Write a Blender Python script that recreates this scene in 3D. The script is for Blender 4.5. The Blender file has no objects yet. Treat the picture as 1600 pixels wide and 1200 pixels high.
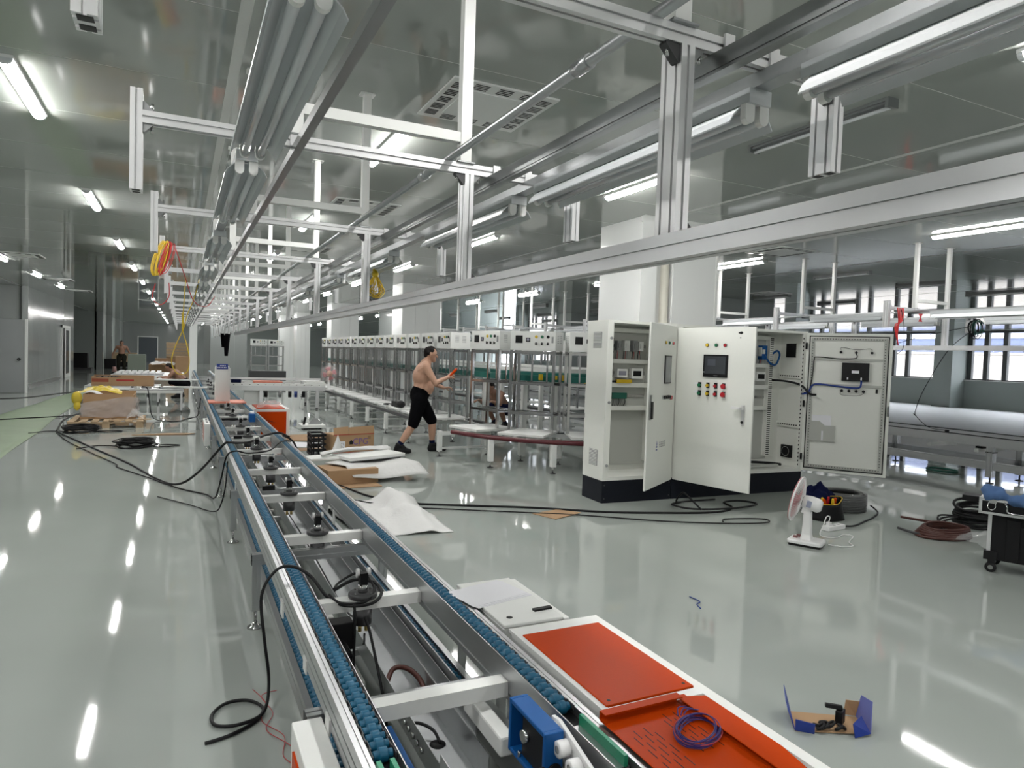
import bpy, math, random
from mathutils import Vector, Matrix, Euler
R_ = random.Random(7)
C = bpy.context.scene.collection
PI = math.pi
rad = math.radians
sc = bpy.context.scene

# ---------------------------------------------------------------- camera
EYE = 1.6
yaw, pit, rol = rad(26.005), rad(2.384), rad(1.9435)
fw = Vector((math.sin(yaw)*math.cos(pit), math.cos(yaw)*math.cos(pit), -math.sin(pit)))
rt = Vector((math.cos(yaw), -math.sin(yaw), 0))
up = rt.cross(fw)
r2 = rt*math.cos(rol) + up*math.sin(rol)
u2 = up*math.cos(rol) - rt*math.sin(rol)
cam_d = bpy.data.cameras.new('camera'); cam = bpy.data.objects.new('camera', cam_d); C.objects.link(cam)
cam_d.sensor_width = 36; cam_d.lens = 36*1062.5/1600; cam_d.clip_start = 0.05; cam_d.clip_end = 400
m3 = Matrix((r2, u2, -fw)).transposed()
cam.matrix_world = Matrix.Translation((0, 0, EYE)) @ m3.to_4x4()
sc.camera = cam

# ---------------------------------------------------------------- world: overcast daylight outside
w = bpy.data.worlds.new('overcast_sky'); sc.world = w; w.use_nodes = True
bg = w.node_tree.nodes['Background']; bg.inputs[0].default_value = (0.88, 0.93, 1.0, 1); bg.inputs[1].default_value = 9.5
sc.view_settings.view_transform = 'Standard'; sc.view_settings.look = 'None'
sc.view_settings.gamma = 1; sc.view_settings.use_curve_mapping = False
sc.view_settings.exposure = 0.42
sc.cycles.max_bounces = 7; sc.cycles.diffuse_bounces = 4; sc.cycles.glossy_bounces = 4
sc.cycles.transmission_bounces = 4; sc.cycles.transparent_max_bounces = 8
sc.cycles.caustics_reflective = False; sc.cycles.caustics_refractive = False
sc.cycles.sample_clamp_indirect = 4.0
LAMP = 76.0

# ---------------------------------------------------------------- materials
MATS = {}
def mat(name, col, rough=0.5, metal=0.0, spec=0.5, emis=None, estr=0, alpha=1, trans=0, noise=None, bump=None, coat=0):
    if name in MATS: return MATS[name]
    m = bpy.data.materials.new(name); m.use_nodes = True
    nt = m.node_tree; b = nt.nodes['Principled BSDF']
    b.inputs['Base Color'].default_value = (*col, 1); b.inputs['Roughness'].default_value = rough
    b.inputs['Metallic'].default_value = metal; b.inputs['Specular IOR Level'].default_value = spec
    b.inputs['Coat Weight'].default_value = coat
    if emis: b.inputs['Emission Color'].default_value = (*emis, 1); b.inputs['Emission Strength'].default_value = estr
    b.inputs['Alpha'].default_value = alpha; b.inputs['Transmission Weight'].default_value = trans
    tc = None
    if noise or bump:
        tc = nt.nodes.new('ShaderNodeTexCoord')
    if noise:            # (scale, amount, rough_amount)
        n = nt.nodes.new('ShaderNodeTexNoise'); n.inputs['Scale'].default_value = noise[0]; n.inputs['Detail'].default_value = 4
        nt.links.new(tc.outputs['Object'], n.inputs['Vector'])
        mx = nt.nodes.new('ShaderNodeMix'); mx.data_type = 'RGBA'
        k = noise[1]
        mx.inputs[6].default_value = (*[max(0, c*(1-k)) for c in col], 1); mx.inputs[7].default_value = (*[min(1, c*(1+k)) for c in col], 1)
        nt.links.new(n.outputs['Fac'], mx.inputs[0]); nt.links.new(mx.outputs[2], b.inputs['Base Color'])
        if len(noise) > 2:
            mr = nt.nodes.new('ShaderNodeMapRange'); mr.inputs[3].default_value = max(0, rough-noise[2]); mr.inputs[4].default_value = rough+noise[2]
            nt.links.new(n.outputs['Fac'], mr.inputs[0]); nt.links.new(mr.outputs[0], b.inputs['Roughness'])
    if bump:             # (scale, strength, distance)
        n2 = nt.nodes.new('ShaderNodeTexNoise'); n2.inputs['Scale'].default_value = bump[0]; n2.inputs['Detail'].default_value = 3
        nt.links.new(tc.outputs['Object'], n2.inputs['Vector'])
        bp = nt.nodes.new('ShaderNodeBump'); bp.inputs['Strength'].default_value = bump[1]; bp.inputs['Distance'].default_value = bump[2]
        nt.links.new(n2.outputs['Fac'], bp.inputs['Height']); nt.links.new(bp.outputs['Normal'], b.inputs['Normal'])
    MATS[name] = m
    return m

FLOOR = mat('epoxy_floor', (0.38, 0.412, 0.388), 0.04, spec=0.7, noise=(0.55, 0.10, 0.025), bump=(1.7, 0.04, 0.02))
FLOORD = mat('dusty_unpolished_floor', (0.74, 0.74, 0.73), 0.65, noise=(0.8, 0.08))
CEIL = mat('ceiling_panel_laminate', (0.405, 0.43, 0.405), 0.055, spec=0.6, bump=(0.7, 0.02, 0.02))
CEILJ = mat('ceiling_joint', (0.80, 0.81, 0.79), 0.4)
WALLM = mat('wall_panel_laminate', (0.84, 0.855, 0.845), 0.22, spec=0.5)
WALLD = mat('grey_and_unlit_wall', (0.31, 0.345, 0.332), 0.5)  # plain grey walls; also the darkness of the unlit far right wall
JOINT = mat('wall_joint', (0.40, 0.42, 0.41), 0.5)
ALU = mat('extruded_aluminium', (0.60, 0.61, 0.62), 0.36, 1.0, noise=(14, 0.05, 0.06))
ALUW = mat('bright_aluminium', (0.76, 0.765, 0.77), 0.42, 0.8, noise=(14, 0.04, 0.06))
ALUD = mat('aluminium_slot_shadow', (0.10, 0.105, 0.11), 0.6, 0.4)
STEEL = mat('stainless_steel', (0.54, 0.54, 0.54), 0.20, 1.0, noise=(20, 0.06, 0.06))
GALV = mat('galvanised_steel', (0.44, 0.455, 0.465), 0.33, 0.95, noise=(25, 0.10, 0.08))
WHITE = mat('white_powder_coat', (0.82, 0.83, 0.81), 0.38, noise=(30, 0.02))
CABW = mat('cabinet_warm_grey_paint', (0.80, 0.81, 0.765), 0.42, noise=(40, 0.015))
CABI = mat('cabinet_mounting_plate', (0.47, 0.48, 0.45), 0.5)  # darker than the doors: shade inside the cabinet put into the colour
DRAIL = mat('dark_steel_rail', (0.24, 0.25, 0.25), 0.30, 0.9)
WALLL = mat('dim_grey_laminate_wall', (0.30, 0.318, 0.313), 0.12, spec=0.6)  # grey laminate, its colour darkened to stand for the dim far hall
PLINTH = mat('cabinet_plinth_black_blue', (0.008, 0.010, 0.016), 0.5, spec=0.2)
BLACK = mat('black_plastic', (0.007, 0.007, 0.008), 0.45, spec=0.25)
RUBBER = mat('black_cable_rubber', (0.009, 0.009, 0.010), 0.5, spec=0.25)
DGREY = mat('dark_grey_metal', (0.06, 0.06, 0.063), 0.45, 0.3)
MGREY = mat('mid_grey_plastic', (0.30, 0.31, 0.31), 0.5)
BLUER = mat('blue_roller_plastic', (0.005, 0.088, 0.165), 0.40, spec=0.35, noise=(60, 0.10))
BLUEB = mat('bright_blue_housing', (0.005, 0.085, 0.29), 0.40, spec=0.3, noise=(12, 0.08))
ORANGE = mat('orange_powder_coat', (0.50, 0.050, 0.003), 0.36, spec=0.06, noise=(160, 0.05, 0.05), bump=(220, 0.10, 0.002))
SALMON = mat('salmon_pallet_board', (0.75, 0.26, 0.18), 0.5)
GREEN = mat('green_guide_plastic', (0.02, 0.26, 0.14), 0.4)
BELT = mat('green_belt', (0.004, 0.13, 0.105), 0.45)
YEL = mat('yellow_cable', (0.72, 0.50, 0.02), 0.45)
RED = mat('red_cable', (0.55, 0.02, 0.02), 0.45)
DRED = mat('dark_red_rail', (0.085, 0.006, 0.012), 0.3)
BROWNH = mat('brown_hose', (0.075, 0.022, 0.016), 0.45)
CARD = mat('cardboard', (0.40, 0.25, 0.135), 0.75, noise=(6, 0.10))
CARDD = mat('cardboard_inside', (0.27, 0.16, 0.085), 0.8)
WOOD = mat('pallet_wood', (0.46, 0.335, 0.21), 0.75, noise=(7, 0.22))
PAPER = mat('white_paper', (0.82, 0.82, 0.86), 0.6)
FOAM = mat('white_foam_sheet', (0.70, 0.70, 0.69), 0.55, bump=(22, 0.5, 0.012))
CLOTHB = mat('blue_work_cloth', (0.075, 0.15, 0.32), 0.85, noise=(18, 0.25))
NAVY = mat('navy_cloth', (0.007, 0.010, 0.038), 0.9, spec=0.05)
BLKC = mat('black_shorts_cloth', (0.004, 0.004, 0.005), 0.9, spec=0.05)
OLIVE = mat('dark_olive_trousers', (0.022, 0.022, 0.017), 0.9, spec=0.05)
SKIN = mat('skin', (0.50, 0.29, 0.20), 0.5, noise=(9, 0.08))
SKIND = mat('tanned_skin', (0.30, 0.16, 0.105), 0.5)
HAIR = mat('black_hair', (0.010, 0.008, 0.008), 0.7, spec=0.15)
TARP = mat('green_plastic_mat', (0.20, 0.27, 0.165), 0.5, noise=(1.6, 0.16), bump=(5, 0.3, 0.01))
BRASS = mat('brass_fitting', (0.50, 0.38, 0.14), 0.35, 1.0)
SCREEN = mat('screen_glass', (0.02, 0.022, 0.025), 0.08, spec=0.7)
SCREEN2 = mat('screen_display', (0.045, 0.05, 0.058), 0.15)
DISPW = mat('display_lens', (0.30, 0.30, 0.36), 0.2)
BTN_Y = mat('yellow_button', (0.65, 0.44, 0.02), 0.3); BTN_G = mat('green_button', (0.01, 0.15, 0.065), 0.3); BTN_R = mat('red_button', (0.42, 0.012, 0.02), 0.3)
PINK = mat('pink_fan_blade', (0.55, 0.22, 0.24), 0.35)
FANW = mat('white_fan_plastic', (0.82, 0.82, 0.82), 0.3)
LBLUE = mat('blue_label', (0.01, 0.035, 0.26), 0.4)
VIOLET = mat('violet_print', (0.15, 0.09, 0.28), 0.6)
GREYP = mat('grey_print', (0.22, 0.22, 0.23), 0.6)
REDP = mat('red_print', (0.40, 0.02, 0.02), 0.6)
TEAL = mat('wire_teal', (0.01, 0.10, 0.07), 0.5)
WIREB = mat('blue_wire', (0.01, 0.04, 0.24), 0.45); WIREP = mat('violet_wire', (0.035, 0.018, 0.17), 0.4); WIRER = mat('thin_red_wire', (0.42, 0.04, 0.05), 0.45)
CREAM = mat('outside_cream_parapet', (0.33, 0.30, 0.27), 0.8)
FACB = mat('outside_blue_facade', (0.062, 0.078, 0.145), 0.6)
FACD = mat('outside_dark_glazing', (0.035, 0.045, 0.085), 0.3)
FACG = mat('outside_ground', (0.45, 0.45, 0.45), 0.8)
MULL = mat('dark_window_frame', (0.055, 0.058, 0.06), 0.4, 0.3)
LIT = mat('lit_lamp_diffuser', (0.9, 0.9, 0.9), 0.4, emis=(1.0, 0.985, 0.96), estr=LAMP)
OFFD = mat('unlit_lamp_trough', (0.16, 0.17, 0.17), 0.3)
REFL = mat('lamp_reflector_enamel', (0.66, 0.69, 0.71), 0.25, spec=0.6)
TUBEG = mat('unlit_fluorescent_tube', (0.60, 0.63, 0.65), 0.15, spec=0.7)
DOORG = mat('grey_door_leaf', (0.33, 0.345, 0.35), 0.4)
DARKD = mat('dark_grey_shutter_door', (0.085, 0.10, 0.115), 0.45)

def film(name, col, fac, rough=0.12):
    m = bpy.data.materials.new(name); m.use_nodes = True; nt = m.node_tree
    b = nt.nodes['Principled BSDF']; b.inputs['Base Color'].default_value = (*col, 1); b.inputs['Roughness'].default_value = rough
    t = nt.nodes.new('ShaderNodeBsdfTransparent'); t.inputs[0].default_value = (1, 1, 1, 1)
    mx = nt.nodes.new('ShaderNodeMixShader'); mx.inputs[0].default_value = fac
    nt.links.new(t.outputs[0], mx.inputs[1]); nt.links.new(b.outputs[0], mx.inputs[2])
    nt.links.new(mx.outputs[0], nt.nodes['Material Output'].inputs['Surface']); return m
GLASS = film('window_glass', (0.75, 0.82, 0.85), 0.10, 0.03)
PLASTIC = film('clear_plastic_film', (0.78, 0.80, 0.80), 0.30, 0.18)
DWRAP = film('dark_wrap_film', (0.25, 0.26, 0.26), 0.35, 0.12)
PLASTIC2 = film('clear_shrink_wrap', (0.62, 0.57, 0.56), 0.5, 0.2)
YPLAS = film('yellow_plastic_bag', (0.72, 0.55, 0.05), 0.85, 0.3)
FANG = film('pale_fan_guard_mesh', (0.8, 0.72, 0.72), 0.16, 0.4)

# ---------------------------------------------------------------- geometry helpers
OFF = {}
def spl(pts, k=6, closed=False):
    P = [Vector(p) for p in pts]; n = len(P); out = []
    rng = range(n) if closed else range(n-1)
    for i in rng:
        if closed: a, b, c, d = P[(i-1) % n], P[i], P[(i+1) % n], P[(i+2) % n]
        else: a, b, c, d = P[max(i-1, 0)], P[i], P[i+1], P[min(i+2, n-1)]
        for j in range(k):
            t = j/k
            out.append(0.5*((2*b)+(c-a)*t+(2*a-5*b+4*c-d)*t*t+(3*b-a-3*c+d)*t**3))
    if not closed: out.append(P[-1])
    return out

class G:
    def __init__(s): s.v = []; s.f = []; s.sm = []
    def add(s, v, f, smooth=False):
        o = len(s.v); s.v += [tuple(p) for p in v]; s.f += [tuple(i+o for i in q) for q in f]; s.sm += [smooth]*len(f); return s
    def box(s, a, b):
        x0, x1 = sorted((a[0], b[0])); y0, y1 = sorted((a[1], b[1])); z0, z1 = sorted((a[2], b[2]))
        v = [(x0, y0, z0), (x1, y0, z0), (x1, y1, z0), (x0, y1, z0), (x0, y0, z1), (x1, y0, z1), (x1, y1, z1), (x0, y1, z1)]
        return s.add(v, [(0, 3, 2, 1), (4, 5, 6, 7), (0, 1, 5, 4), (1, 2, 6, 5), (2, 3, 7, 6), (3, 0, 4, 7)])
    def boxc(s, c, d, rz=0, rx=0, ry=0):
        e = Euler((rx, ry, rz)).to_matrix(); c = Vector(c); h = [k/2 for k in d]
        v = [c + e @ Vector((sx*h[0], sy*h[1], sz*h[2])) for sx, sy, sz in ((-1, -1, -1), (1, -1, -1), (1, 1, -1), (-1, 1, -1), (-1, -1, 1), (1, -1, 1), (1, 1, 1), (-1, 1, 1))]
        return s.add(v, [(0, 3, 2, 1), (4, 5, 6, 7), (0, 1, 5, 4), (1, 2, 6, 5), (2, 3, 7, 6), (3, 0, 4, 7)])
    def bar(s, p0, p1, w, h=None):
        h = h or w; p0 = Vector(p0); p1 = Vector(p1); d = (p1-p0); L = d.length
        q = d.to_track_quat('X', 'Z').to_matrix(); c = (p0+p1)/2
        v = [c + q @ Vector((sx*L/2, sy*w/2, sz*h/2)) for sx, sy, sz in ((-1, -1, -1), (1, -1, -1), (1, 1, -1), (-1, 1, -1), (-1, -1, 1), (1, -1, 1), (1, 1, 1), (-1, 1, 1))]
        return s.add(v, [(0, 3, 2, 1), (4, 5, 6, 7), (0, 1, 5, 4), (1, 2, 6, 5), (2, 3, 7, 6), (3, 0, 4, 7)])
    def tube(s, pts, r, n=6, closed=False, caps=True):
        P = [Vector(p) for p in pts]; m = len(P); ring = []
        pn = None
        for i in range(m):
            if closed: t = P[(i+1) % m]-P[i-1]
            else: t = P[min(i+1, m-1)]-P[max(i-1, 0)]
            if t.length < 1e-9: t = Vector((0, 0, 1))
            t.normalize()
            if pn is None:
                pn = t.orthogonal().normalized()
            pn = (pn - t*pn.dot(t))
            if pn.length < 1e-6: pn = t.orthogonal()
            pn.normalize(); bn = t.cross(pn)
            rr = r[i] if isinstance(r, (list, tuple)) else r
            ring.append([P[i]+(pn*math.cos(a)+bn*math.sin(a))*rr for a in [2*PI*k/n for k in range(n)]])
        v = [p for q in ring for p in q]; f = []
        for i in range(m if closed else m-1):
            j = (i+1) % m
            for k in range(n): f.append((i*n+k, i*n+(k+1) % n, j*n+(k+1) % n, j*n+k))
        s.add(v, f, True)
        if caps and not closed:
            o = len(s.v)-m*n
            s.f += [tuple(o+k for k in reversed(range(n))), tuple(o+(m-1)*n+k for k in range(n))]; s.sm += [False, False]
        return s
    def cyl(s, p0, p1, r, r1=None, n=14):
        return s.tube([p0, p1], [r, r if r1 is None else r1], n)
    def lathe(s, prof, c=(0, 0, 0), axis='z', n=20):
        c = Vector(c); v = []; f = []
        for (a, h) in prof:
            for k in range(n):
                t = 2*PI*k/n; x, y = a*math.cos(t), a*math.sin(t)
                v.append(c+Vector({'z': (x, y, h), 'x': (h, x, y), 'y': (y, h, x)}[axis]))
        m = len(prof)
        for i in range(m-1):
            for k in range(n): f.append((i*n+k, i*n+(k+1) % n, (i+1)*n+(k+1) % n, (i+1)*n+k))
        s.add(v, f, True)
        return s
    def prism(s, poly, axis, a, b):
        def P(u, w, t): return {'x': (t, u, w), 'y': (u, t, w), 'z': (u, w, t)}[axis]
        n = len(poly); v = [P(u, w, a) for u, w in poly]+[P(u, w, b) for u, w in poly]
        f = [(i, (i+1) % n, n+(i+1) % n, n+i) for i in range(n)] + [tuple(reversed(range(n))), tuple(range(n, 2*n))]
        return s.add(v, f)
    def grid(s, fn, nu, nv, smooth=True):
        v = [fn(i/nu, j/nv) for j in range(nv+1) for i in range(nu+1)]
        f = [(j*(nu+1)+i, j*(nu+1)+i+1, (j+1)*(nu+1)+i+1, (j+1)*(nu+1)+i) for j in range(nv) for i in range(nu)]
        return s.add(v, f, smooth)
    def ball(s, c, r, nu=12, nv=8):
        if not isinstance(r, (tuple, list)): r = (r, r, r)
        return s.grid(lambda u, v: (c[0]+r[0]*math.cos(2*PI*u)*math.sin(PI*v), c[1]+r[1]*math.sin(2*PI*u)*math.sin(PI*v), c[2]+r[2]*math.cos(PI*v)), nu, nv)
    def build(s, name, m, parent=None, label=None, kind=None, bevel=0, solid=0, off=None, sub=0):
        o = Vector(off) if off is not None else (OFF.get(parent.name, Vector()) if parent else Vector())
        me = bpy.data.meshes.new(name); me.from_pydata([(p[0]-o[0], p[1]-o[1], p[2]-o[2]) for p in s.v], [], s.f)
        me.polygons.foreach_set('use_smooth', s.sm); me.materials.append(m); me.update()
        import bmesh
        bm = bmesh.new(); bm.from_mesh(me); bmesh.ops.recalc_face_normals(bm, faces=bm.faces); bm.to_mesh(me); bm.free()
        ob = bpy.data.objects.new(name, me); C.objects.link(ob)
        if parent: ob.parent = parent; OFF[ob.name] = o
        if label: ob['label'] = label
        if kind: ob['kind'] = kind
        if solid:
            k = ob.modifiers.new('t', 'SOLIDIFY'); k.thickness = solid; k.offset = 0
        if bevel:
            k = ob.modifiers.new('b', 'BEVEL'); k.width = bevel; k.segments = 2; k.limit_method = 'ANGLE'; k.angle_limit = rad(50)
        if sub:
            k = ob.modifiers.new('s', 'SUBSURF'); k.levels = sub; k.render_levels = sub
        return ob

def tag(o, label, cat, group=None):
    o['label'] = label; o['category'] = cat
    if group: o['group'] = group
    return o
def thing(name, label, cat, loc=(0, 0, 0), group=None, rz=0):
    o = bpy.data.objects.new(name, None); o.empty_display_size = 0.1; C.objects.link(o)
    o.location = loc; o.rotation_euler = (0, 0, rz); OFF[o.name] = Vector(loc)
    if rz: OFF[o.name] = Vector()
    return tag(o, label, cat, group)
def single(name, g, m, label, cat, group=None, **k):
    xs = [p[0] for p in g.v]; ys = [p[1] for p in g.v]; z0 = min(p[2] for p in g.v)
    o = Vector(((min(xs)+max(xs))/2, (min(ys)+max(ys))/2, z0))
    ob = g.build(name, m, off=o, **k); ob.location = o; OFF[ob.name] = o
    return tag(ob, label, cat, group)
def struct(name, g, m, parent=None, **k):
    ob = g.build(name, m, parent, **k)
    if not parent: ob['kind'] = 'structure'
    return ob
def copy_tree(root, loc=None, rz=None, label=None, group=None, parent=None):
    c = root.copy(); C.objects.link(c); c.parent = parent
    if loc is not None: c.location = loc
    if rz is not None: c.rotation_euler = (0, 0, rz)
    if label: c['label'] = label
    if group: c['group'] = group
    for ch in root.children: copy_tree(ch, parent=c)
    return c
ORD = ['nearest', 'second', 'third', 'fourth', 'fifth', 'sixth', 'seventh', 'eighth', 'ninth', 'tenth', 'eleventh', 'twelfth', 'thirteenth', 'fourteenth', 'fifteenth', 'sixteenth', 'seventeenth', 'eighteenth', 'nineteenth', 'twentieth', 'twenty-first', 'twenty-second']
def slotted(w, h, nw=1, nh=1, sw=0.008, sd=0.007, cx=0, cy=0):
    """outline of an extruded profile w x h with slots in every side"""
    pts = []
    def side(p, q, n, nx, ny):
        L = Vector((q[0]-p[0], q[1]-p[1])); d = L.normalized(); ln = L.length
        pts.append(p)
        for i in range(n):
            c = ln*(i+0.5)/n
            for t, dep in ((c-sw/2, 0), (c-sw/2, sd), (c+sw/2, sd), (c+sw/2, 0)):
                pts.append((p[0]+d.x*t+nx*dep, p[1]+d.y*t+ny*dep))
    a, b = w/2, h/2
    side((-a, -b), (a, -b), nw, 0, 1); side((a, -b), (a, b), nh, -1, 0); side((a, b), (-a, b), nw, 0, -1); side((-a, b), (-a, -b), nh, 1, 0)
    return [(x+cx, y+cy) for x, y in pts]
def text_mesh(txt, size, name, m, parent, mtx, label=None, depth=0.0006):
    cu = bpy.data.curves.new('txt', 'FONT'); cu.body = txt; cu.size = size; cu.extrude = depth; cu.align_x = 'CENTER'; cu.align_y = 'CENTER'
    to = bpy.data.objects.new('txt', cu); C.objects.link(to); bpy.context.view_layer.update()
    me = bpy.data.meshes.new_from_object(to.evaluated_get(bpy.context.evaluated_depsgraph_get()))
    bpy.data.objects.remove(to); me.transform(mtx); me.materials.clear(); me.materials.append(m)
    ob = bpy.data.objects.new(name, me); C.objects.link(ob); ob.parent = parent
    if label: ob['label'] = label
    return ob
# ================================================================ structure
CZ = 3.34
g = G().box((-16, -12, -0.2), (31.2, 66.3, 0)); fl = struct('floor', g, FLOOR)
struct('floor_right', G().box((12.4, -11.9, 0.0), (30.75, 44.9, 0.004)), FLOORD)
g = G().box((-16, -12, CZ+0.001), (31.2, 66.3, CZ+0.25)); ceil = struct('ceiling', g, CEILJ)
rest = G(); pm = {}
xs = [-14.69+5*k for k in range(10)]
for x0 in xs:
    x1 = min(x0+4.94, 31.15); x0 += 0.06
    yk = 0
    while True:
        y0 = 0.436+1.16*(yk-10); y1 = y0+1.152; yk += 1
        if y0 > 65: break
        near = (x0 > -5 and x0 < 10 and y0 > 0.3 and y0 < 40) or (x0 > 10 and x0 < 24 and 2.5 < y0 < 30)
        if near:
            key = round(x1-x0, 3)
            if key not in pm:
                gg = G().box((0, 0, 0), (x1-x0, 1.152, 0.0009)); ob = gg.build('ceiling_panel', CEIL, ceil, off=(0, 0, 0)); pm[key] = ob.data
                ob.location = (x0, y0, CZ)
            else:
                ob = bpy.data.objects.new('ceiling_panel', pm[key]); C.objects.link(ob); ob.parent = ceil; ob.location = (x0, y0, CZ)
        else:
            rest.box((x0, y0, CZ), (x1, min(y1, 66.2), CZ+0.0009))
rest.build('ceiling_panel', CEIL, ceil, kind='stuff')
for i, x0 in enumerate(xs):   # lighter strips between the panel runs
    if x0 > -10: G().box((x0+0.003, -11.9, CZ+0.0002), (x0+0.057, 66.2, CZ+0.001)).build('joint_strip', CEIL, ceil)

def panel_wall(name, axis, fixed, a, b, thick, mats, pw=1.15, z1=CZ, zc=0, parts=True):
    """wall of upright laminate panels with narrow joints; its face lies at `fixed`"""
    g = G()
    if axis == 'x': g.box((fixed-thick if thick > 0 else fixed, a, 0), (fixed-0.004 if thick > 0 else fixed-thick, b, z1)) if thick > 0 else g.box((fixed+0.004, a, 0), (fixed-thick, b, z1))
    else: g.box((a, fixed+0.004, 0), (b, fixed+thick, z1))
    wobj = struct(name, g, JOINT)
    t = a; n = 0
    while parts and t < b-0.02:
        e = min(t+pw-0.008, b)
        gg = G()
        if axis == 'x':
            if thick > 0: gg.box((fixed-0.004, t, 0.0), (fixed, e, z1))
            else: gg.box((fixed, t, 0.0), (fixed+0.004, e, z1))
        else: gg.box((t, fixed, 0.0), (e, fixed+0.004, z1))
        gg.build('wall_panel', mats, wobj); t += pw
    return wobj
wl = panel_wall('wall_left', 'x', -4.6, 27.2, 38.3, 0.12, WALLL)
panel_wall('wall_left_front', 'y', 27.2, -15.9, -4.6, 0.1, WALLL)
panel_wall('wall_left_recess', 'y', 46.0, -9.0, -4.4, 0.1, WALLD)
panel_wall('wall_left_far', 'x', -4.4, 46.0, 66.0, 0.1, WALLD, 2.3)
struct('wall_left_recess_side', G().box((-9.1, 38.3, 0), (-9.0, 46, CZ)), WALLD)
struct('wall_left_recess_front', G().box((-9.0, 38.2, 0), (-4.72, 38.3, CZ)), WALLD)
for i, y in enumerate((45.9, 51.6, 58.0)):
    struct('trim_%d' % (i+1), G().box((-4.4, y, 0), (-4.1, y+0.45, CZ)), WALLL)
panel_wall('wall_back', 'y', 66.0, -4.4, 3.6, 0.1, WALLL, 2.3)
panel_wall('wall_back_right', 'y', 66.0, 3.6, 31, 0.1, WALLD, 4.6)  # lack of light at this end put into the darker wall colour
panel_wall('wall_side_left', 'x', -15.9, -12, 27.2, 0.1, WALLM, 2.3)
panel_wall('wall_front', 'y', -12.1, -16, 31, 0.1, WALLM, 4.6)
struct('trim_4', G().box((-4.69, 27.08, 0), (-4.52, 27.2, CZ)), WALLL)
struct('baseboard_left', G().box((-4.6, 27.2, 0), (-4.585, 34.4, 0.08)), ALU)
# far dark door
d2 = struct('door_2', G().box((-3.25, 65.93, 0), (-1.85, 65.99, 2.12)), DARKD)
for a, b in (((-3.33, 65.9, 0), (-3.25, 66, 2.2)), ((-1.85, 65.9, 0), (-1.77, 66, 2.2)), ((-3.33, 65.9, 2.12), (-1.77, 66, 2.2))):
    G().box(a, b).build('door_frame', WALLM, d2)
# open doorway with a glazed door in the glossy left wall
d3 = struct('door_3', G().box((-4.6, 34.45, 0), (-4.55, 35.15, 2.15)), BLACK)
for a, b in (((-4.6, 34.35, 0), (-4.53, 34.45, 2.25)), ((-4.6, 36.55, 0), (-4.53, 36.65, 2.25)), ((-4.6, 34.35, 2.15), (-4.53, 36.65, 2.25))):
    G().box(a, b).build('door_frame', WHITE, d3)
G().box((-4.6, 35.15, 0), (-4.54, 36.55, 2.15)).build('door_leaf', WALLM, d3)
G().box((-4.545, 35.45, 0.15), (-4.53, 36.25, 2.05)).build('glass_panel', SCREEN, d3)
# open grey door leaf standing in front of the left end wall
d1 = struct('door_1', G().box((-6.0, 24.45, 0.02), (-4.14, 24.50, 2.18)), DOORG, bevel=0.004)
G().box((-4.16, 24.43, 0), (-4.10, 24.52, 2.2)).build('door_edge', WHITE, d1)
G().cyl((-4.30, 24.40, 1.0), (-4.30, 24.46, 1.0), 0.045, n=12).build('lock', BLACK, d1)
G().cyl((-4.30, 24.39, 1.0), (-4.30, 24.40, 1.0), 0.02, n=10).build('lock_cylinder', STEEL, d1)

# ---- large column behind the control cabinets
cb = struct('wall_column', G().box((5.0, 6.8, 0), (5.24, 7.7, CZ)).box((5.24, 6.88, 0), (5.48, 7.7, CZ)).box((5.48, 6.8, 0), (6.18, 7.7, CZ)), WALLM)
G().box((5.0, 6.785, 0), (5.235, 6.80, CZ-0.06)).build('cladding_panel', WALLM, cb)
G().box((5.49, 6.785, 0), (6.165, 6.80, CZ-0.06)).build('cladding_panel', WALLM, cb)
G().box((6.165, 6.775, 0), (6.2, 6.82, CZ-0.05)).build('corner_trim', WHITE, cb)
G().cyl((5.40, 6.84, 0), (5.40, 6.84, CZ), 0.055, n=18).build('drain_pipe', mat('cream_pipe', (0.68, 0.66, 0.58), 0.4), cb)
for x0, x1 in ((5.0, 5.24), (5.48, 6.18)):     # coved trim under the ceiling
    pr = [(6.785-0.07*(1-math.cos(t)), CZ-0.07+0.07*math.sin(t)) for t in [k*PI/12 for k in range(7)]]
    G().prism([(6.80, CZ-0.07)]+pr+[(6.80, CZ)], 'x', x0-0.02, x1+0.02).build('cove_trim', WALLM, cb)
pr = [(6.2+0.07*(1-math.cos(t)), CZ-0.07+0.07*math.sin(t)) for t in [k*PI/12 for k in range(7)]]
G().prism([(6.18, CZ-0.07)]+pr+[(6.18, CZ)], 'y', 6.78, 7.7).build('cove_trim', WALLM, cb)
# further columns of the same row and others deep in the hall
k = 0
for (x, y, wd, dp) in ((5.0, 16.7, 1.02, 0.9), (5.0, 25.7, 1.02, 0.9), (5.0, 34.2, 0.65, 0.9), (4.75, 38.2, 0.75, 0.9)):
    g = struct('wall_column', G().box((x, y, 0), (x+wd, y+dp, CZ)), WALLM)
    for t in range(3): G().box((x+wd*(t)/3+0.01, y-0.012, 0), (x+wd*(t+1)/3-0.01, y, CZ)).build('cladding_panel', WALLM, g)
struct('wall_column', G().box((0.32, 32.3, 0), (0.62, 32.9, CZ)), WALLM)
# enclosed white rooms beside the far end of the line
panel_wall('wall_booth', 'y', 38.2, 1.35, 3.1, 0.1, WALLL)
struct('wall_core', G().box((12.6, 14.0, 0), (14.9, 15.0, CZ)), WALLD)
struct('wall_core_far', G().box((13.7, 23.0, 0), (17.0, 24.0, CZ)), WALLD)
struct('wall_booth_side', G().box((1.35, 38.3, 0), (1.45, 50, CZ)), WALLL)
panel_wall('wall_partition', 'y', 30.0, 7.95, 9.3, 0.1, WALLL)

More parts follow.
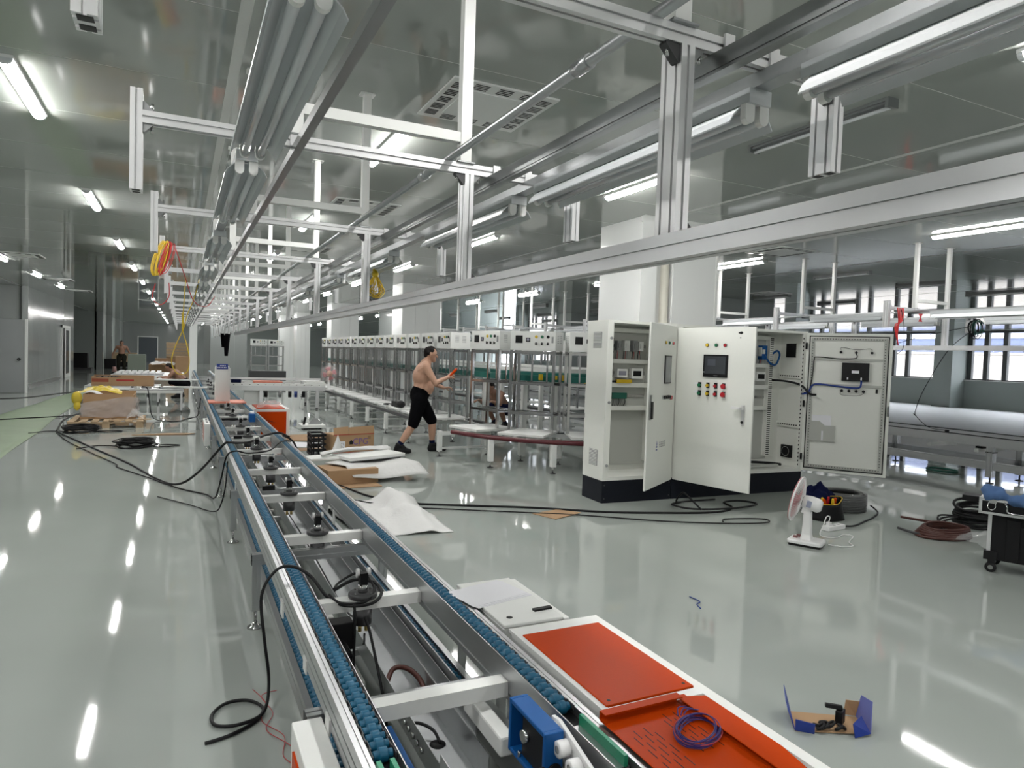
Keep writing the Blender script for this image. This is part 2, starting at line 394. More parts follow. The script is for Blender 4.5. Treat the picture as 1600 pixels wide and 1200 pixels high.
# ---- window wall on the right
nb = 0
for kk in range(-3, 6):
    yc = 18.43+8.4*kk
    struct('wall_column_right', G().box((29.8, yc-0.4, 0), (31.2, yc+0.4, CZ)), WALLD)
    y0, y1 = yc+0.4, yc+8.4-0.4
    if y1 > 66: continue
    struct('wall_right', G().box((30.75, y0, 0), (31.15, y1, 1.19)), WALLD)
    G().box((30.68, y0, 1.19), (31.2, y1, 1.215)).build('window_sill', WHITE, bpy.data.objects[[o.name for o in C.objects if o.name.startswith('wall_right')][-1]])
    nb += 1
    wnd = struct('window_%d' % nb, G().box((30.9, y0, 1.215), (31.0, y1, 1.27)).box((30.9, y0, 3.26), (31.0, y1, CZ)), MULL)
    ms = [0.45, 1.95, 2.65, 4.05, 4.75, 6.1, 6.85, 7.5]
    for a in ms: G().box((30.86, y0+a-0.09, 1.215), (31.03, y0+a+0.09, CZ)).build('mullion', MULL, wnd)
    for a, b in zip(ms[:-1], ms[1:]):
        G().box((30.945, y0+a+0.05, 1.27), (30.955, y0+b-0.05, 3.26)).build('pane', GLASS, wnd)
        if b-a < 0.9: G().box((30.88, y0+a+0.05, 2.55), (31.0, y0+b-0.05, 2.63)).build('transom', MULL, wnd)
# ---- outside
single('parapet_wall', G().box((38, -25, -0.3), (38.3, 75, 2.50)).box((37.9, -25, 2.50), (38.4, 75, 2.60)), CREAM, 'long cream parapet wall outside the windows', 'wall')
single('outside_ground', G().box((31.3, -40, -0.5), (110, 110, -0.3)), FACG, 'pale concrete ground outside the windows', 'ground')
bl = thing('office_building', 'blue glazed building seen above the parapet outside the windows', 'building', (80, 20, -0.3))
G().box((80, -40, -0.3), (95, 90, 13)).build('facade', FACB, bl)
for i in range(18):
    for j in range(2):
        G().box((79.85, -36+7*i, 1.5+5*j), (80.0, -31+7*i, 4.6+5*j)).build('window', FACD, bl)
for j in range(2): G().box((79.7, -40, 5.3+5*j), (80, 90, 5.8+5*j)).build('ledge', WALLM, bl)

# ================================================================ ceiling lights
def ceiling_lamp(lit):
    t = thing('ceiling_light', 'x', 'ceiling light')
    G().box((-0.05, -0.6, 0.035), (0.05, 0.6, 0.055)).build('housing', WALLM if lit else OFFD, t)
    if lit:
        pr = [(0.043*math.cos(a), 0.038-0.036*math.sin(a)) for a in [PI*k/6 for k in range(7)]]
        G().prism(pr, 'y', -0.57, 0.57).build('diffuser', LIT, t)
        for s in (-1, 1): G().prism([(x*1.06, z*1.0-0.001) for x, z in pr], 'y', s*0.57, s*0.6).build('end_cap', REFL, t)
    else:
        for s in (-1, 1):
            G().box((-0.05, s*0.6, -0.005), (0.05, s*0.575, 0.036)).build('end_cap', OFFD, t)
        G().box((-0.035, -0.57, 0.02), (0.035, 0.57, 0.036)).build('trough', OFFD, t)
        G().cyl((0, -0.575, 0.0), (0, 0.575, 0.0), 0.013, n=8).build('tube', TUBEG, t)
    return t
pl = ceiling_lamp(True); po = ceiling_lamp(False); used = [0, 0]
def put_lamp(lit, x, y, lab, grp):
    k = 0 if lit else 1; base = pl if lit else po
    if not used[k]:
        used[k] = 1; base.location = (x, y, CZ-0.055); base['label'] = lab; base['group'] = grp; return
    copy_tree(base, (x, y, CZ-0.055), None, lab, grp)
rows = [(-1.0, 1.8, 'above the aisle left of the conveyor', 'lit lamps in the aisle row', 17, -2),
        (-3.5, 1.9, 'in the row nearest the glossy left wall', 'lit lamps in the left row', 7, -2),
        (1.55, 1.7, 'directly over the conveyor frames', 'lit lamps over the conveyor', 16, -2),
        (4.08, 1.6, 'over the testing stations', 'lit lamps over the stations', 16, -2),
        (8.75, 1.05, 'over the conveyor line on the right', 'lit lamps over the right line', 16, -2)
        ]
for X, y0, where, grp, n, k0 in rows:
    vis = 0; beh = 0
    for k in range(k0, n):
        y = y0+4*k
        if y > 65 or (X < -4.5 and y > 26): continue
        if y < 3: lab = '%s lit lamp behind the camera, %s' % (ORD[beh].replace('nearest', 'first'), where); beh += 1
        else: lab = '%s lit ceiling lamp from the camera, %s' % (ORD[vis], where); vis += 1
        put_lamp(True, X, y, lab, grp)
put_lamp(False, 4.1, 3.55, 'unlit ceiling lamp hanging just right of the near overhead frame', 'unlit lamps')
for X, wh in ((11.1, 'first unlit row right of the right-hand line'), (13.55, 'second unlit row towards the windows'), (16.0, 'third unlit row towards the windows'), (20.0, 'fourth unlit row towards the windows'), (24.0, 'unlit row nearest the windows')):
    for i, y in enumerate([0.85+4*k for k in range(1, 8)]):
        put_lamp(False, X, y, '%s dark lamp from the camera in the %s' % (ORD[i], wh), 'unlit lamps')

# ---- square ceiling air diffusers
def diffuser():
    t = thing('ceiling_vent', 'x', 'air vent')
    G().box((-0.38, -0.38, 0), (0.38, 0.38, 0.012)).build('cover_plate', WALLM, t)
    G().box((-0.24, -0.24, -0.006), (0.24, 0.24, 0.0)).build('centre_plate', WALLM, t)
    for s in (-1, 1):
        for j in range(5):
            c = -0.27+j*0.135
            for q in range(4):
                o = -0.04+q*0.026
                G().box((s*0.31-0.04, c+o-0.008, -0.0015), (s*0.31+0.04, c+o+0.008, 0)).build('slot', BLACK, t) if s < 0 else None
        if s > 0:
            for j in range(5):
                c = -0.27+j*0.135; gg = G()
                for q in range(4): gg.box((0.27, c-0.048+q*0.026, -0.0015), (0.35, c-0.036+q*0.026, 0))
                gg.build('slot_group', BLACK, t)
        for j in range(3):
            c = -0.17+j*0.17; gg = G()
            for q in range(4): gg.box((c-0.05, s*0.31-0.045+q*0.026, -0.0015), (c+0.05, s*0.31-0.033+q*0.026, 0))
            gg.build('slot_group', BLACK, t)
    return t
dv = diffuser(); first = True
for x, y, lab in ((1.9, 4.46, 'square slotted ceiling vent nearest the camera, right of the frames'), (1.95, 8.3, 'second square slotted ceiling vent along the frames'), (1.95, 12.3, 'third square ceiling vent along the frames'),
                  (8.3, 7.7, 'square ceiling vent over the right-hand line, seen below the long beam'), (8.3, 3.7, 'ceiling vent at the right edge under the long beam'), (-3.0, 17.2, 'nearest ceiling vent of the left row'), (-3.2, 23.3, 'middle ceiling vent of the left row'), (-3.2, 27.9, 'farthest ceiling vent of the left row'), (13, 12.4, 'ceiling vent towards the windows'), (-1.2, 31.5, 'ceiling vent far down the aisle')):
    if first: dv.location = (x, y, CZ-0.012); dv['label'] = lab; dv['group'] = 'square ceiling vents'; first = False
    else: copy_tree(dv, (x, y, CZ-0.012), None, lab, 'square ceiling vents')

# ================================================================ overhead frames
def overhead_frame():
    t = thing('overhead_gantry', 'x', 'gantry')
    z0, z1 = 2.395, 2.44
    def post(x, a, b, nm): G().prism(slotted(0.04, 0.08, 1, 2, cx=x, cy=0.04), 'z', a, b).build(nm, ALUW, t)
    post(-0.155, 2.155, 2.515, 'left_post'); post(1.69, 2.16, 2.52, 'right_post')
    G().prism(slotted(0.042, 0.08, 1, 2, cx=1.138, cy=0.04), 'z', 1.922, z0).build('centre_post', ALUW, t)
    G().prism(slotted(0.04, 0.045, 1, 1, cx=0.02, cy=(z0+z1)/2), 'x', -0.135, 1.67).build('cross_beam', ALUW, t)
    for x in (0.4, 1.118):
        G().box((x-0.025, 0.0, z1), (x+0.025, 0.05, CZ)).build('hanger_tube', WHITE, t)
        G().box((x-0.04, -0.012, z1), (x+0.04, 0.062, z1+0.006)).build('foot_plate', GALV, t)
        G().box((x-0.05, -0.02, CZ-0.006), (x+0.05, 0.07, CZ)).build('ceiling_plate', WHITE, t)
    G().box((0.425, 0.004, 2.53), (1.093, 0.046, 2.573)).build('brace_tube', WHITE, t)
    def brk(x, z, sx, sz, yy=0.02, s=0.032):
        ob = G().prism([(x, z), (x+sx*s, z), (x+sx*s, z+sz*0.006), (x+sx*0.006, z+sz*s), (x, z+sz*s)], 'y', yy-0.014, yy+0.014).build('corner_bracket', MGREY if s < 0.04 else DGREY, t)
        G().cyl((x+sx*0.03, yy, z+sz*0.006), (x+sx*0.03, yy, z+sz*0.03), 0.006, n=6).build('bolt', STEEL, ob)
    brk(-0.135, z1, 1, 1); brk(-0.135, z0, 1, -1); brk(1.117, z0, -1, -1, s=0.045); brk(1.159, z0, 1, -1); brk(1.67, z0, -1, -1, s=0.042); brk(1.159, 1.922, 1, 1, 0.03, s=0.045)
    for x, z in ((-0.155, 2.155), (1.69, 2.16)): G().box((x-0.013, 0.008, z-0.0008), (x+0.013, 0.032, z)).box((x-0.013, 0.048, z-0.0008), (x+0.013, 0.072, z)).build('open_end', BLACK, t)
    for x in (1.27, 1.43, 0.395): G().box((x-0.02, -0.008, z0), (x+0.012, 0.0, z1+0.008)).build('clamp_plate', ALUW, t)
    return t
FY = [1.385, 2.83, 4.66, 6.53]+[8.39+1.86*k for k in range(12)]
fr = overhead_frame(); fr.location = (0, FY[0], 0); fr['label'] = 'nearest overhead aluminium gantry above the conveyor'; fr['group'] = 'overhead frames above the conveyor'
for i, y in enumerate(FY[1:]): copy_tree(fr, (0, y, 0), None, '%s overhead aluminium gantry from the camera above the conveyor' % ORD[i+1], 'overhead frames above the conveyor')
RX = 8.72
FYR = [2.2, 4.12, 6.05, 7.95, 9.88]+[11.8+1.92*k for k in range(9)]
for i, y in enumerate(FYR): copy_tree(fr, (RX, y, 0), None, '%s overhead gantry from the camera over the right-hand line' % ORD[i], 'overhead frames over the right line')

def long_prof(name, prof, y0, y1, m, lab, cat):
    return single(name, G().prism(prof, 'y', y0, y1), m, lab, cat)
bp = slotted(0.06, 0.066, 1, 1, 0.006, 0.005, cx=1.128, cy=1.889)
long_prof('support_beam', bp, 0.1, 17.0, ALU, 'long grey aluminium beam hung along the right of the conveyor', 'beam')
long_prof('support_beam', [(x+RX, z+0.03) for x, z in bp], 1.0, 22, ALU, 'long aluminium beam hung along the line by the windows', 'beam')
def chan(x, z): return [(x, z), (x+0.032, z), (x+0.032, z+0.033), (x, z+0.033), (x, z+0.022), (x+0.004, z+0.022), (x+0.004, z+0.011), (x, z+0.011)]
long_prof('guide_rail', [(0.382, 2.362), (0.412, 2.362), (0.412, 2.395), (0.382, 2.395)], 0.7, 30, DRAIL, 'dark steel guide rail under the frames on the left', 'rail')
long_prof('guide_rail', [(1.222, 2.352), (1.225, 2.352), (1.225, 2.343), (1.256, 2.343), (1.256, 2.395), (1.222, 2.395)], 0.3, 30, DRAIL, 'square steel guide rail under the frames on the right', 'rail')
long_prof('lamp_rail', [(1.40, 2.355), (1.455, 2.355), (1.455, 2.395), (1.40, 2.395)], 0.3, 30, GALV, 'flat steel rail carrying the right-hand tube lamps', 'rail')
long_prof('lamp_rail', [(0.20, 2.375), (0.25, 2.375), (0.25, 2.395), (0.20, 2.395)], 0.7, 30, GALV, 'flat steel rail carrying the left-hand tube lamps', 'rail')
long_prof('lamp_rail', [(RX+1.40, 2.355), (RX+1.455, 2.355), (RX+1.455, 2.395), (RX+1.40, 2.395)], 1, 28, GALV, 'steel lamp rail over the right-hand line, window side', 'rail')
long_prof('lamp_rail', [(RX+0.20, 2.375), (RX+0.25, 2.375), (RX+0.25, 2.395), (RX+0.20, 2.395)], 1, 28, GALV, 'steel lamp rail over the right-hand line, aisle side', 'rail')
cd = thing('conduit_pipe', 'galvanised round conduit pipe with couplings lying on the frames', 'pipe', (1.05, 0.3, 2.44))
G().cyl((1.05, 0.3, 2.457), (1.05, 30, 2.457), 0.0165, n=12).build('pipe', GALV, cd)
for y in (1.75, 3.2, 5.05, 6.9, 8.8, 10.6, 12.6, 15, 17.4):
    G().cyl((1.05, y-0.04, 2.457), (1.05, y+0.04, 2.457), 0.022, n=12).build('coupling', GALV, cd)

# ---- twin tube lamps slung under the lamp rails
def batten():
    t = thing('tube_lamp', 'x', 'tube lamp')
    L = 0.635
    G().box((-0.04, -L, -0.04), (0.04, L, 0.0)).build('housing', REFL, t)
    prof = [(-0.080, -0.090), (-0.068, -0.068), (-0.040, -0.042), (0.040, -0.042), (0.068, -0.068), (0.080, -0.090)]
    poly = prof+[(x*0.985, z-0.004) for x, z in reversed(prof)]
    G().prism(poly, 'y', -L+0.03, L-0.03).build('reflector', REFL, t)
    for x in (-0.026, 0.026):
        G().cyl((x, -L+0.035, -0.072), (x, L-0.035, -0.072), 0.0135, n=10).build('tube', TUBEG, t)
        for s in (-1, 1):
            pr = [(x+0.017*math.cos(a), -0.075-0.017*math.sin(a)) for a in [PI*k/8 for k in range(9)]]
            G().prism([(x+0.017, -0.04)]+pr+[(x-0.017, -0.04)], 'y', s*(L-0.03), s*(L-0.01)).build('lamp_holder', WHITE, t)
    return t
bt = batten()
def bays(ys): return [(a+b)/2 for a, b in zip(ys[:-1], ys[1:])]
cnt = 0
seq = [2.06, 3.55]+[(FY[i]+FY[i+1])/2+0.05 for i in range(2, 15)]
for nm, X, z, off, grp in (('left', 0.225, 2.375, 0, 'left unlit tube lamps under the frames'), ('right', 1.428, 2.355, 0, 'right unlit tube lamps under the frames')):
    for i, y in enumerate(([0.62] if nm == 'right' else []) + seq):
        lab = '%s unlit twin-tube lamp from the camera on the %s-hand lamp rail' % (ORD[i], nm)
        if cnt == 0: bt.location = (X, y, z); bt['label'] = lab; bt['group'] = grp
        else: copy_tree(bt, (X, y, z), None, lab, grp)
        cnt += 1
for nm, X, z in (('aisle', RX+0.225, 2.375), ('window', RX+1.428, 2.355)):
    for i, y in enumerate(bays(FYR)):
        copy_tree(bt, (X, y, z), None, '%s unlit twin-tube lamp from the camera over the right-hand line, %s side' % (ORD[i], nm), 'unlit tube lamps over the right line')
# ================================================================ main conveyor
cv = thing('conveyor', 'long aluminium chain conveyor with blue rollers running down the hall', 'conveyor', (0.7675, 1.4, 0))
CX = 0.7675; Y0, Y1 = 1.05, 31.0
def mir(p): return [(2*CX-x, z) for x, z in p]
upper = [(0.425, 0.435), (0.526, 0.435), (0.526, 0.455), (0.521, 0.455), (0.521, 0.463), (0.526, 0.463), (0.526, 0.49), (0.5255, 0.558), (0.5225, 0.558), (0.5225, 0.522), (0.455, 0.522), (0.455, 0.55),
         (0.443, 0.55), (0.443, 0.546), (0.440, 0.546), (0.440, 0.55), (0.425, 0.55), (0.425, 0.512), (0.430, 0.512), (0.430, 0.504), (0.425, 0.504), (0.425, 0.476), (0.430, 0.476), (0.430, 0.468), (0.425, 0.468)]
lower = [(0.435, 0.175), (0.526, 0.175), (0.526, 0.30), (0.52, 0.30), (0.52, 0.215), (0.462, 0.215), (0.462, 0.262), (0.435, 0.262), (0.435, 0.235), (0.44, 0.235), (0.44, 0.228), (0.435, 0.228)]
for pr in (upper, mir(upper)): G().prism(pr, 'y', Y0, Y1).build('side_rail', ALU, cv)
for pr in (lower, mir(lower)): G().prism(pr, 'y', Y0, Y1).build('return_rail', ALU, cv)
# chains
PITCH = 0.0381; ZR = 0.547
XL, XRt = 0.4885, 2*CX-0.4885
rp = [(0.003, -0.026), (0.0115, -0.026), (0.0125, -0.0235), (0.0125, -0.0125), (0.019, -0.011), (0.0195, -0.009), (0.0195, 0.009), (0.019, 0.011), (0.0125, 0.0125), (0.0125, 0.0235), (0.0115, 0.026), (0.003, 0.026)]
rg = G().lathe(rp, axis='x', n=12); rob = rg.build('roller', BLUER, cv, off=(0, 0, 0)); rme = rob.data
base = cv.location
firstr = True
yst = {XL: 1.70, XRt: 1.73}
for X in (XL, XRt):
    for i in range(150):
        y = yst[X]+i*PITCH; zz = ZR+(0.0 if i > 0 else -0.004)
        if firstr: ob = rob; firstr = False
        else:
            ob = bpy.data.objects.new('roller', rme); C.objects.link(ob); ob.parent = cv
        ob.location = Vector((X, y, zz))-base
far = G(); lk = G()
for X in (XL, XRt):
    y = yst[X]+150*PITCH
    while y < 20:
        far.lathe([(0.0125, -0.024), (0.0125, -0.0125), (0.0195, -0.010), (0.0195, 0.010), (0.0125, 0.0125), (0.0125, 0.024)], (X, y, ZR), 'x', 6); y += PITCH
    far.box((X-0.024, 20, 0.53), (X+0.024, 30.8, 0.56))
    for i in range(0, 260):
        y = yst[X]+i*PITCH
        for s in (-1, 1):
            d = 0.0275 if i % 2 else 0.031
            lk.box((X+s*d-0.0012, y-0.023, ZR-0.008), (X+s*d+0.0012, y+PITCH-0.015, ZR+0.008))
far.build('roller_chain', BLUER, cv, kind='stuff', label='distant run of blue roller chain')
lk.build('chain_links', DGREY, cv, kind='stuff')
rc = G()
for X in (0.489, 2*CX-0.489):
    y = 1.25
    while y < 12:
        rc.lathe([(0.0125, -0.022), (0.0125, -0.0125), (0.019, -0.010), (0.019, 0.010), (0.0125, 0.0125), (0.0125, 0.022)], (X, y, 0.245), 'x', 6); y += PITCH
    rc.box((X-0.02, 12, 0.23), (X+0.02, 30, 0.262))
rc.build('return_chain', BLUER, cv, kind='stuff', label='blue return chain in the lower rails')
G().box((0.456, 1.3, 0.5221), (0.5221, 30, 0.526)).build('chain_track', BLACK, cv); G().box((2*CX-0.456, 1.3, 0.5221), (2*CX-0.5221, 30, 0.526)).build('chain_track', BLACK, cv)
# legs, stub brackets, cross members
lp = slotted(0.045, 0.045, 1, 1, 0.008, 0.006)
for k in range(-1, 14):
    y = 4.06+1.8565*k
    G().prism(slotted(0.05, 0.062, 1, 1, 0.008, 0.006, cx=y, cy=0.396), 'x', 0.375, 2*CX-0.375).build('cross_member', ALU, cv)
    for s in (0, 1):
        x = 0.400 if s == 0 else 2*CX-0.400
        lg = G().prism([(a+x, b+y) for a, b in lp], 'z', 0.10, 0.365).build('leg', ALU, cv)
        G().cyl((x, y, 0.015), (x, y, 0.10), 0.008, n=8).build('levelling_rod', STEEL, lg)
        G().lathe([(0.002, 0.03), (0.016, 0.03), (0.022, 0.018), (0.042, 0.008), (0.045, 0.0), (0.002, 0.0)], (x, y, 0), n=16).build('foot_pad', STEEL, lg)
        e = 0.374 if s == 0 else 2*CX-0.374
        G().box((e-0.002, y-0.024, 0.366), (e+0.002, y+0.024, 0.426)).build('end_cap', BLACK, cv)
SY = [2.978, 4.104, 5.291, 6.463, 7.741, 8.834, 9.961, 11.536, 12.7, 14.6, 16.5, 18.4, 20.3, 22.2]
for y in [2.045]+SY:
    G().box((0.527, y-0.03, 0.45), (2*CX-0.527, y+0.03, 0.50)).build('cross_bar', WHITE, cv)
for i, y in enumerate(SY):
    st = G().lathe([(0.002, 0.50), (0.062, 0.50), (0.064, 0.503), (0.064, 0.518), (0.060, 0.521), (0.02, 0.521)], (0.745, y, 0), n=20).build('stopper_base', DGREY, cv)
    G().cyl((0.745, y, 0.52), (0.745, y, 0.558), 0.022, n=14).build('stopper_rod', STEEL, st)
    G().box((0.728, y-0.02, 0.555), (0.762, y+0.02, 0.61)).box((0.735, y+0.02, 0.575), (0.775, y+0.04, 0.59)).build('stopper_block', BLACK, st)
    for s in (-1, 1): G().cyl((0.745+s*0.019, y, 0.612), (0.745+s*0.031, y, 0.612), 0.017, n=14).build('wheel', FANW, st)
    G().cyl((0.745, y, 0.38), (0.745, y, 0.45), 0.042, n=16).build('stopper_cylinder', DGREY, st)
    for s in (-1, 1): G().cyl((0.745+s*0.015, y-0.02, 0.352), (0.745+s*0.015, y-0.02, 0.382), 0.009, n=8).build('fitting', BRASS, st)
    for a in range(4): G().cyl((0.745+0.047*math.cos(a*PI/2+0.6), y+0.047*math.sin(a*PI/2+0.6), 0.52), (0.745+0.047*math.cos(a*PI/2+0.6), y+0.047*math.sin(a*PI/2+0.6), 0.527), 0.005, n=6).build('bolt', STEEL, st)
for y in (3.2, 5.5, 6.9): G().box((0.527, y-0.02, 0.33), (0.66, y+0.02, 0.345)).build('shelf_bracket', WHITE, cv)
for y in (5.45, 8.6): G().box((0.57, y-0.02, 0.51), (0.66, y+0.02, 0.545)).build('sensor', BLACK, cv)
for y in (4.9, 6.1, 7.2, 9.3): G().box((1.003, y, 0.34), (1.012, y+0.05, 0.44)).build('junction_plate', WHITE, cv)
# small white hang tags on the outer left rail
for y in (2.48, 2.05, 1.6): G().box((0.419, y, 0.42), (0.425, y+0.06, 0.47)).build('rail_clip', WHITE, cv)
for y in (3.1, 6.0): G().box((0.418, y, 0.40), (0.425, y+0.07, 0.47)).build('rail_clip', WHITE, cv)

# galvanised cable trough lying between the lower rails
ct = thing('cable_trough', 'open galvanised cable trough lying between the conveyor rails', 'trough', (0.85, 2.0, 0.14))
TX = 0.11
G().prism([(0.665+TX, 0.17), (0.82+TX, 0.17), (0.82+TX, 0.285), (0.817+TX, 0.285), (0.817+TX, 0.173), (0.668+TX, 0.173), (0.668+TX, 0.26), (0.665+TX, 0.26)], 'y', 1.98, 14).build('channel', GALV, ct)
G().prism([(0.945, 0.19), (1.0, 0.19), (1.0, 0.27), (0.997, 0.27), (0.997, 0.193), (0.945, 0.193)], 'y', 2.25, 14).build('side_tray', ALU, ct)
for i in range(6): G().cyl((0.655+TX, 2.20+i*0.05, 0.215), (0.667+TX, 2.20+i*0.05, 0.215), 0.012, n=6).build('bolt', STEEL, ct)
G().lathe([(0.001, 0.1735), (0.03, 0.1735), (0.03, 0.1745), (0.001, 0.1745)], (0.86, 2.28, 0), n=18).build('cable_hole', BLACK, ct)
for y in (1.62, 3.2, 6.0, 9.0, 12.0): G().box((0.53, y-0.02, 0.14), (1.0, y+0.02, 0.168)).build('support', ALU, ct)
G().box((0.772, 1.90, 0.17), (0.776, 2.02, 0.30)).build('end_flap', ALUW, ct)
G().box((0.79, 1.93, 0.175), (0.83, 2.06, 0.178)).build('white_label_strip', PAPER, ct)
for sx, pts in ((1, [(0.80, 7, 0.20), (0.81, 5.2, 0.2), (0.80, 4.0, 0.2), (0.79, 3.2, 0.2), (0.75, 2.95, 0.34)]), (2, [(0.83, 7, 0.20), (0.835, 5.2, 0.2), (0.82, 4.2, 0.2), (0.80, 3.6, 0.22), (0.755, 3.05, 0.36)])):
    G().tube(spl(pts, 5), 0.005, 5).build('cable', RUBBER, ct)
G().tube(spl([(0.79, 2.72, 0.21), (0.83, 2.76, 0.25), (0.88, 2.72, 0.26), (0.91, 2.63, 0.24), (0.91, 2.55, 0.19)], 6), 0.011, 8).build('hose', BROWNH, ct)
G().tube([(0.89+0.025*math.cos(a), 2.56+0.012*math.sin(a), 0.20+0.025*math.sin(a)) for a in [2*PI*k/14 for k in range(14)]], 0.007, 6, closed=True).build('coiled_hose', RUBBER, ct)
G().tube(spl([(0.87, 2.28, 0.175), (0.86, 2.33, 0.20), (0.82, 2.38, 0.21), (0.79, 2.42, 0.19)], 5), 0.006, 6).build('cable', RUBBER, ct)

# ---- drive gear at the near end of the conveyor
bm = thing('drive_housing', 'open-fronted blue motor housing clamped inside the right conveyor rail', 'motor housing', (0.94, 1.68, 0.40))
hy0, hy1, hz0, hz1, hx0, hx1 = 1.575, 1.80, 0.41, 0.57, 0.905, 0.965
for a, b in (((hx0, hy0, hz0), (hx1, hy0+0.014, hz1)), ((hx0, hy1-0.014, hz0), (hx1, hy1, hz1)), ((hx0, hy0+0.014, hz1-0.014), (hx1, hy1-0.014, hz1)), ((hx0, hy0+0.014, hz0), (hx1, hy1-0.014, hz0+0.014)), ((hx1-0.008, hy0+0.014, hz0+0.014), (hx1, hy1-0.014, hz1-0.014))):
    G().box(a, b).build('shell', BLUEB, bm, bevel=0.003)
G().box((hx0+0.012, hy0+0.02, hz0+0.02), (hx1-0.01, hy1-0.07, hz1-0.02)).build('inner_block', BLACK, bm)
G().cyl((hx0-0.004, 1.70, 0.50), (hx0+0.02, 1.70, 0.50), 0.018, n=14).build('spindle', STEEL, bm)
G().cyl((hx0+0.012, hy0-0.004, 0.452), (hx0+0.012, hy0+0.003, 0.452), 0.001, n=6).build('pin', STEEL, bm)
G().cyl((0.937, hy0-0.006, 0.462), (0.937, hy0+0.001, 0.462), 0.022, n=16).build('cap', BLACK, bm)
G().cyl((hx0+0.005, 1.73, hz0+0.012), (hx0+0.005, 1.73, hz0+0.03), 0.006, n=6).build('bolt', STEEL, bm)
gw = thing('guide_wheel_bracket', 'white bracket with three white guide wheels beside the blue housing', 'bracket', (0.95, 1.56, 0.48))
G().prism([(1.44, 0.47), (1.63, 0.50), (1.66, 0.53), (1.66, 0.57), (1.62, 0.575), (1.44, 0.53)], 'x', 0.972, 0.984).build('plate', FANW, gw, bevel=0.002)
for y in (1.625, 1.56, 1.495):
    z = 0.53+(y-1.56)*0.25
    wv = G().lathe([(0.011, 0.935), (0.021, 0.935), (0.023, 0.938), (0.023, 0.967), (0.011, 0.967)], (0, y, z), 'x', 18).build('wheel', FANW, gw)
    G().cyl((0.937, y, z), (0.972, y, z), 0.011, n=12).build('hub', MGREY, wv)
gw2 = thing('guide_wheel_bracket', 'white bracket with white wheels inside the left conveyor rail end', 'bracket', (0.56, 1.6, 0.44))
G().box((0.545, 1.42, 0.44), (0.557, 1.70, 0.50)).build('plate', FANW, gw2, bevel=0.002)
for y in (1.66, 1.60, 1.53, 1.46): G().lathe([(0.008, 0.557), (0.02, 0.557), (0.022, 0.56), (0.022, 0.585), (0.008, 0.585)], (0, y, 0.475), 'x', 16).build('wheel', FANW, gw2)
single('blue_motor_box', G().box((0.535, 1.74, 0.33), (0.60, 2.0, 0.445)), BLUEB, 'plain blue motor box inside the left conveyor rail end', 'motor', bevel=0.004)
for X, lab in ((0.48, 'pair of green guide strips at the near end of the left chain'), (1.045, 'pair of green guide strips at the near end of the right chain')):
    t = thing('guide_strip', lab, 'guide strip', (X, 1.5, 0.52))
    for s in (-1, 1):
        if X > 1 and s < 0: continue
        G().box((X+s*0.018-0.006, 1.42, 0.53), (X+s*0.018+0.006, 1.645, 0.563)).build('strip', GREEN, t)
    G().box((X-0.03, 1.42, 0.526), (X+0.03, 1.64, 0.533)).build('base', ALU, t)
ps = thing('pallet_stopper', 'small stopper with black lever and white wheels at the near conveyor end', 'stopper', (0.87, 1.5, 0.38))
G().box((0.80, 1.40, 0.36), (0.93, 1.56, 0.40)).build('mount', WHITE, ps)
G().box((0.855, 1.51, 0.40), (0.89, 1.55, 0.50)).build('lever', BLACK, ps)
for x in (0.835, 0.885): G().cyl((x-0.006, 1.47, 0.445), (x+0.006, 1.47, 0.445), 0.02, n=14).build('wheel', FANW, ps)
G().box((0.84, 1.455, 0.42), (0.88, 1.485, 0.46)).build('axle_block', BLACK, ps)
G().cyl((0.905, 1.50, 0.40), (0.905, 1.50, 0.47), 0.009, n=10).build('pin', STEEL, ps)
G().box((0.895, 1.43, 0.40), (0.925, 1.47, 0.44)).build('valve', ALU, ps)
single('cable_duct', G().box((0.905, 1.85, 0.35), (0.955, 2.16, 0.415)), WHITE, 'short white plastic cable duct under the right rail', 'duct', bevel=0.008)
single('conveyor_motor', G().cyl((0.61, 2.82, 0.30), (0.61, 2.95, 0.30), 0.06, n=18).box((0.58, 2.74, 0.26), (0.64, 2.83, 0.36)).box((0.56, 2.9, 0.3), (0.69, 2.98, 0.42)), BLACK, 'black drive motor under the nearest stopper bar', 'motor', bevel=0.003)
single('motor_shelf', G().box((0.53, 2.72, 0.215), (0.70, 3.0, 0.235)), WHITE, 'white steel shelf carrying the black drive motor', 'shelf')

# ---- white and orange side cabinets on the right of the conveyor
ec = thing('electrical_box', 'white wall-type electrical box lying flat beside the conveyor', 'electrical box', (1.285, 2.58, 0))
G().box((1.145, 2.34, 0.42), (1.40, 2.84, 0.535)).build('body', WHITE, ec, bevel=0.004)
G().box((1.14, 2.335, 0.538), (1.405, 2.845, 0.553)).build('door', WHITE, ec, bevel=0.004)
G().box((1.41, 2.335, 0.42), (1.435, 2.845, 0.545)).build('rear_flange', WHITE, ec, bevel=0.003)
G().lathe([(0.001, 0.5535), (0.013, 0.5535), (0.013, 0.5541), (0.001, 0.5541)], (1.195, 2.40, 0), n=16).build('lock_hole', BLACK, ec)
G().boxc((1.36, 2.43, 0.557), (0.085, 0.022, 0.008), 0.06).build('handle', BLACK, ec)
for x in (1.16, 1.40):
    for y in (2.38, 2.8): G().box((x-0.015, y-0.015, 0), (x+0.015, y+0.015, 0.42)).build('leg', ALU, ec)
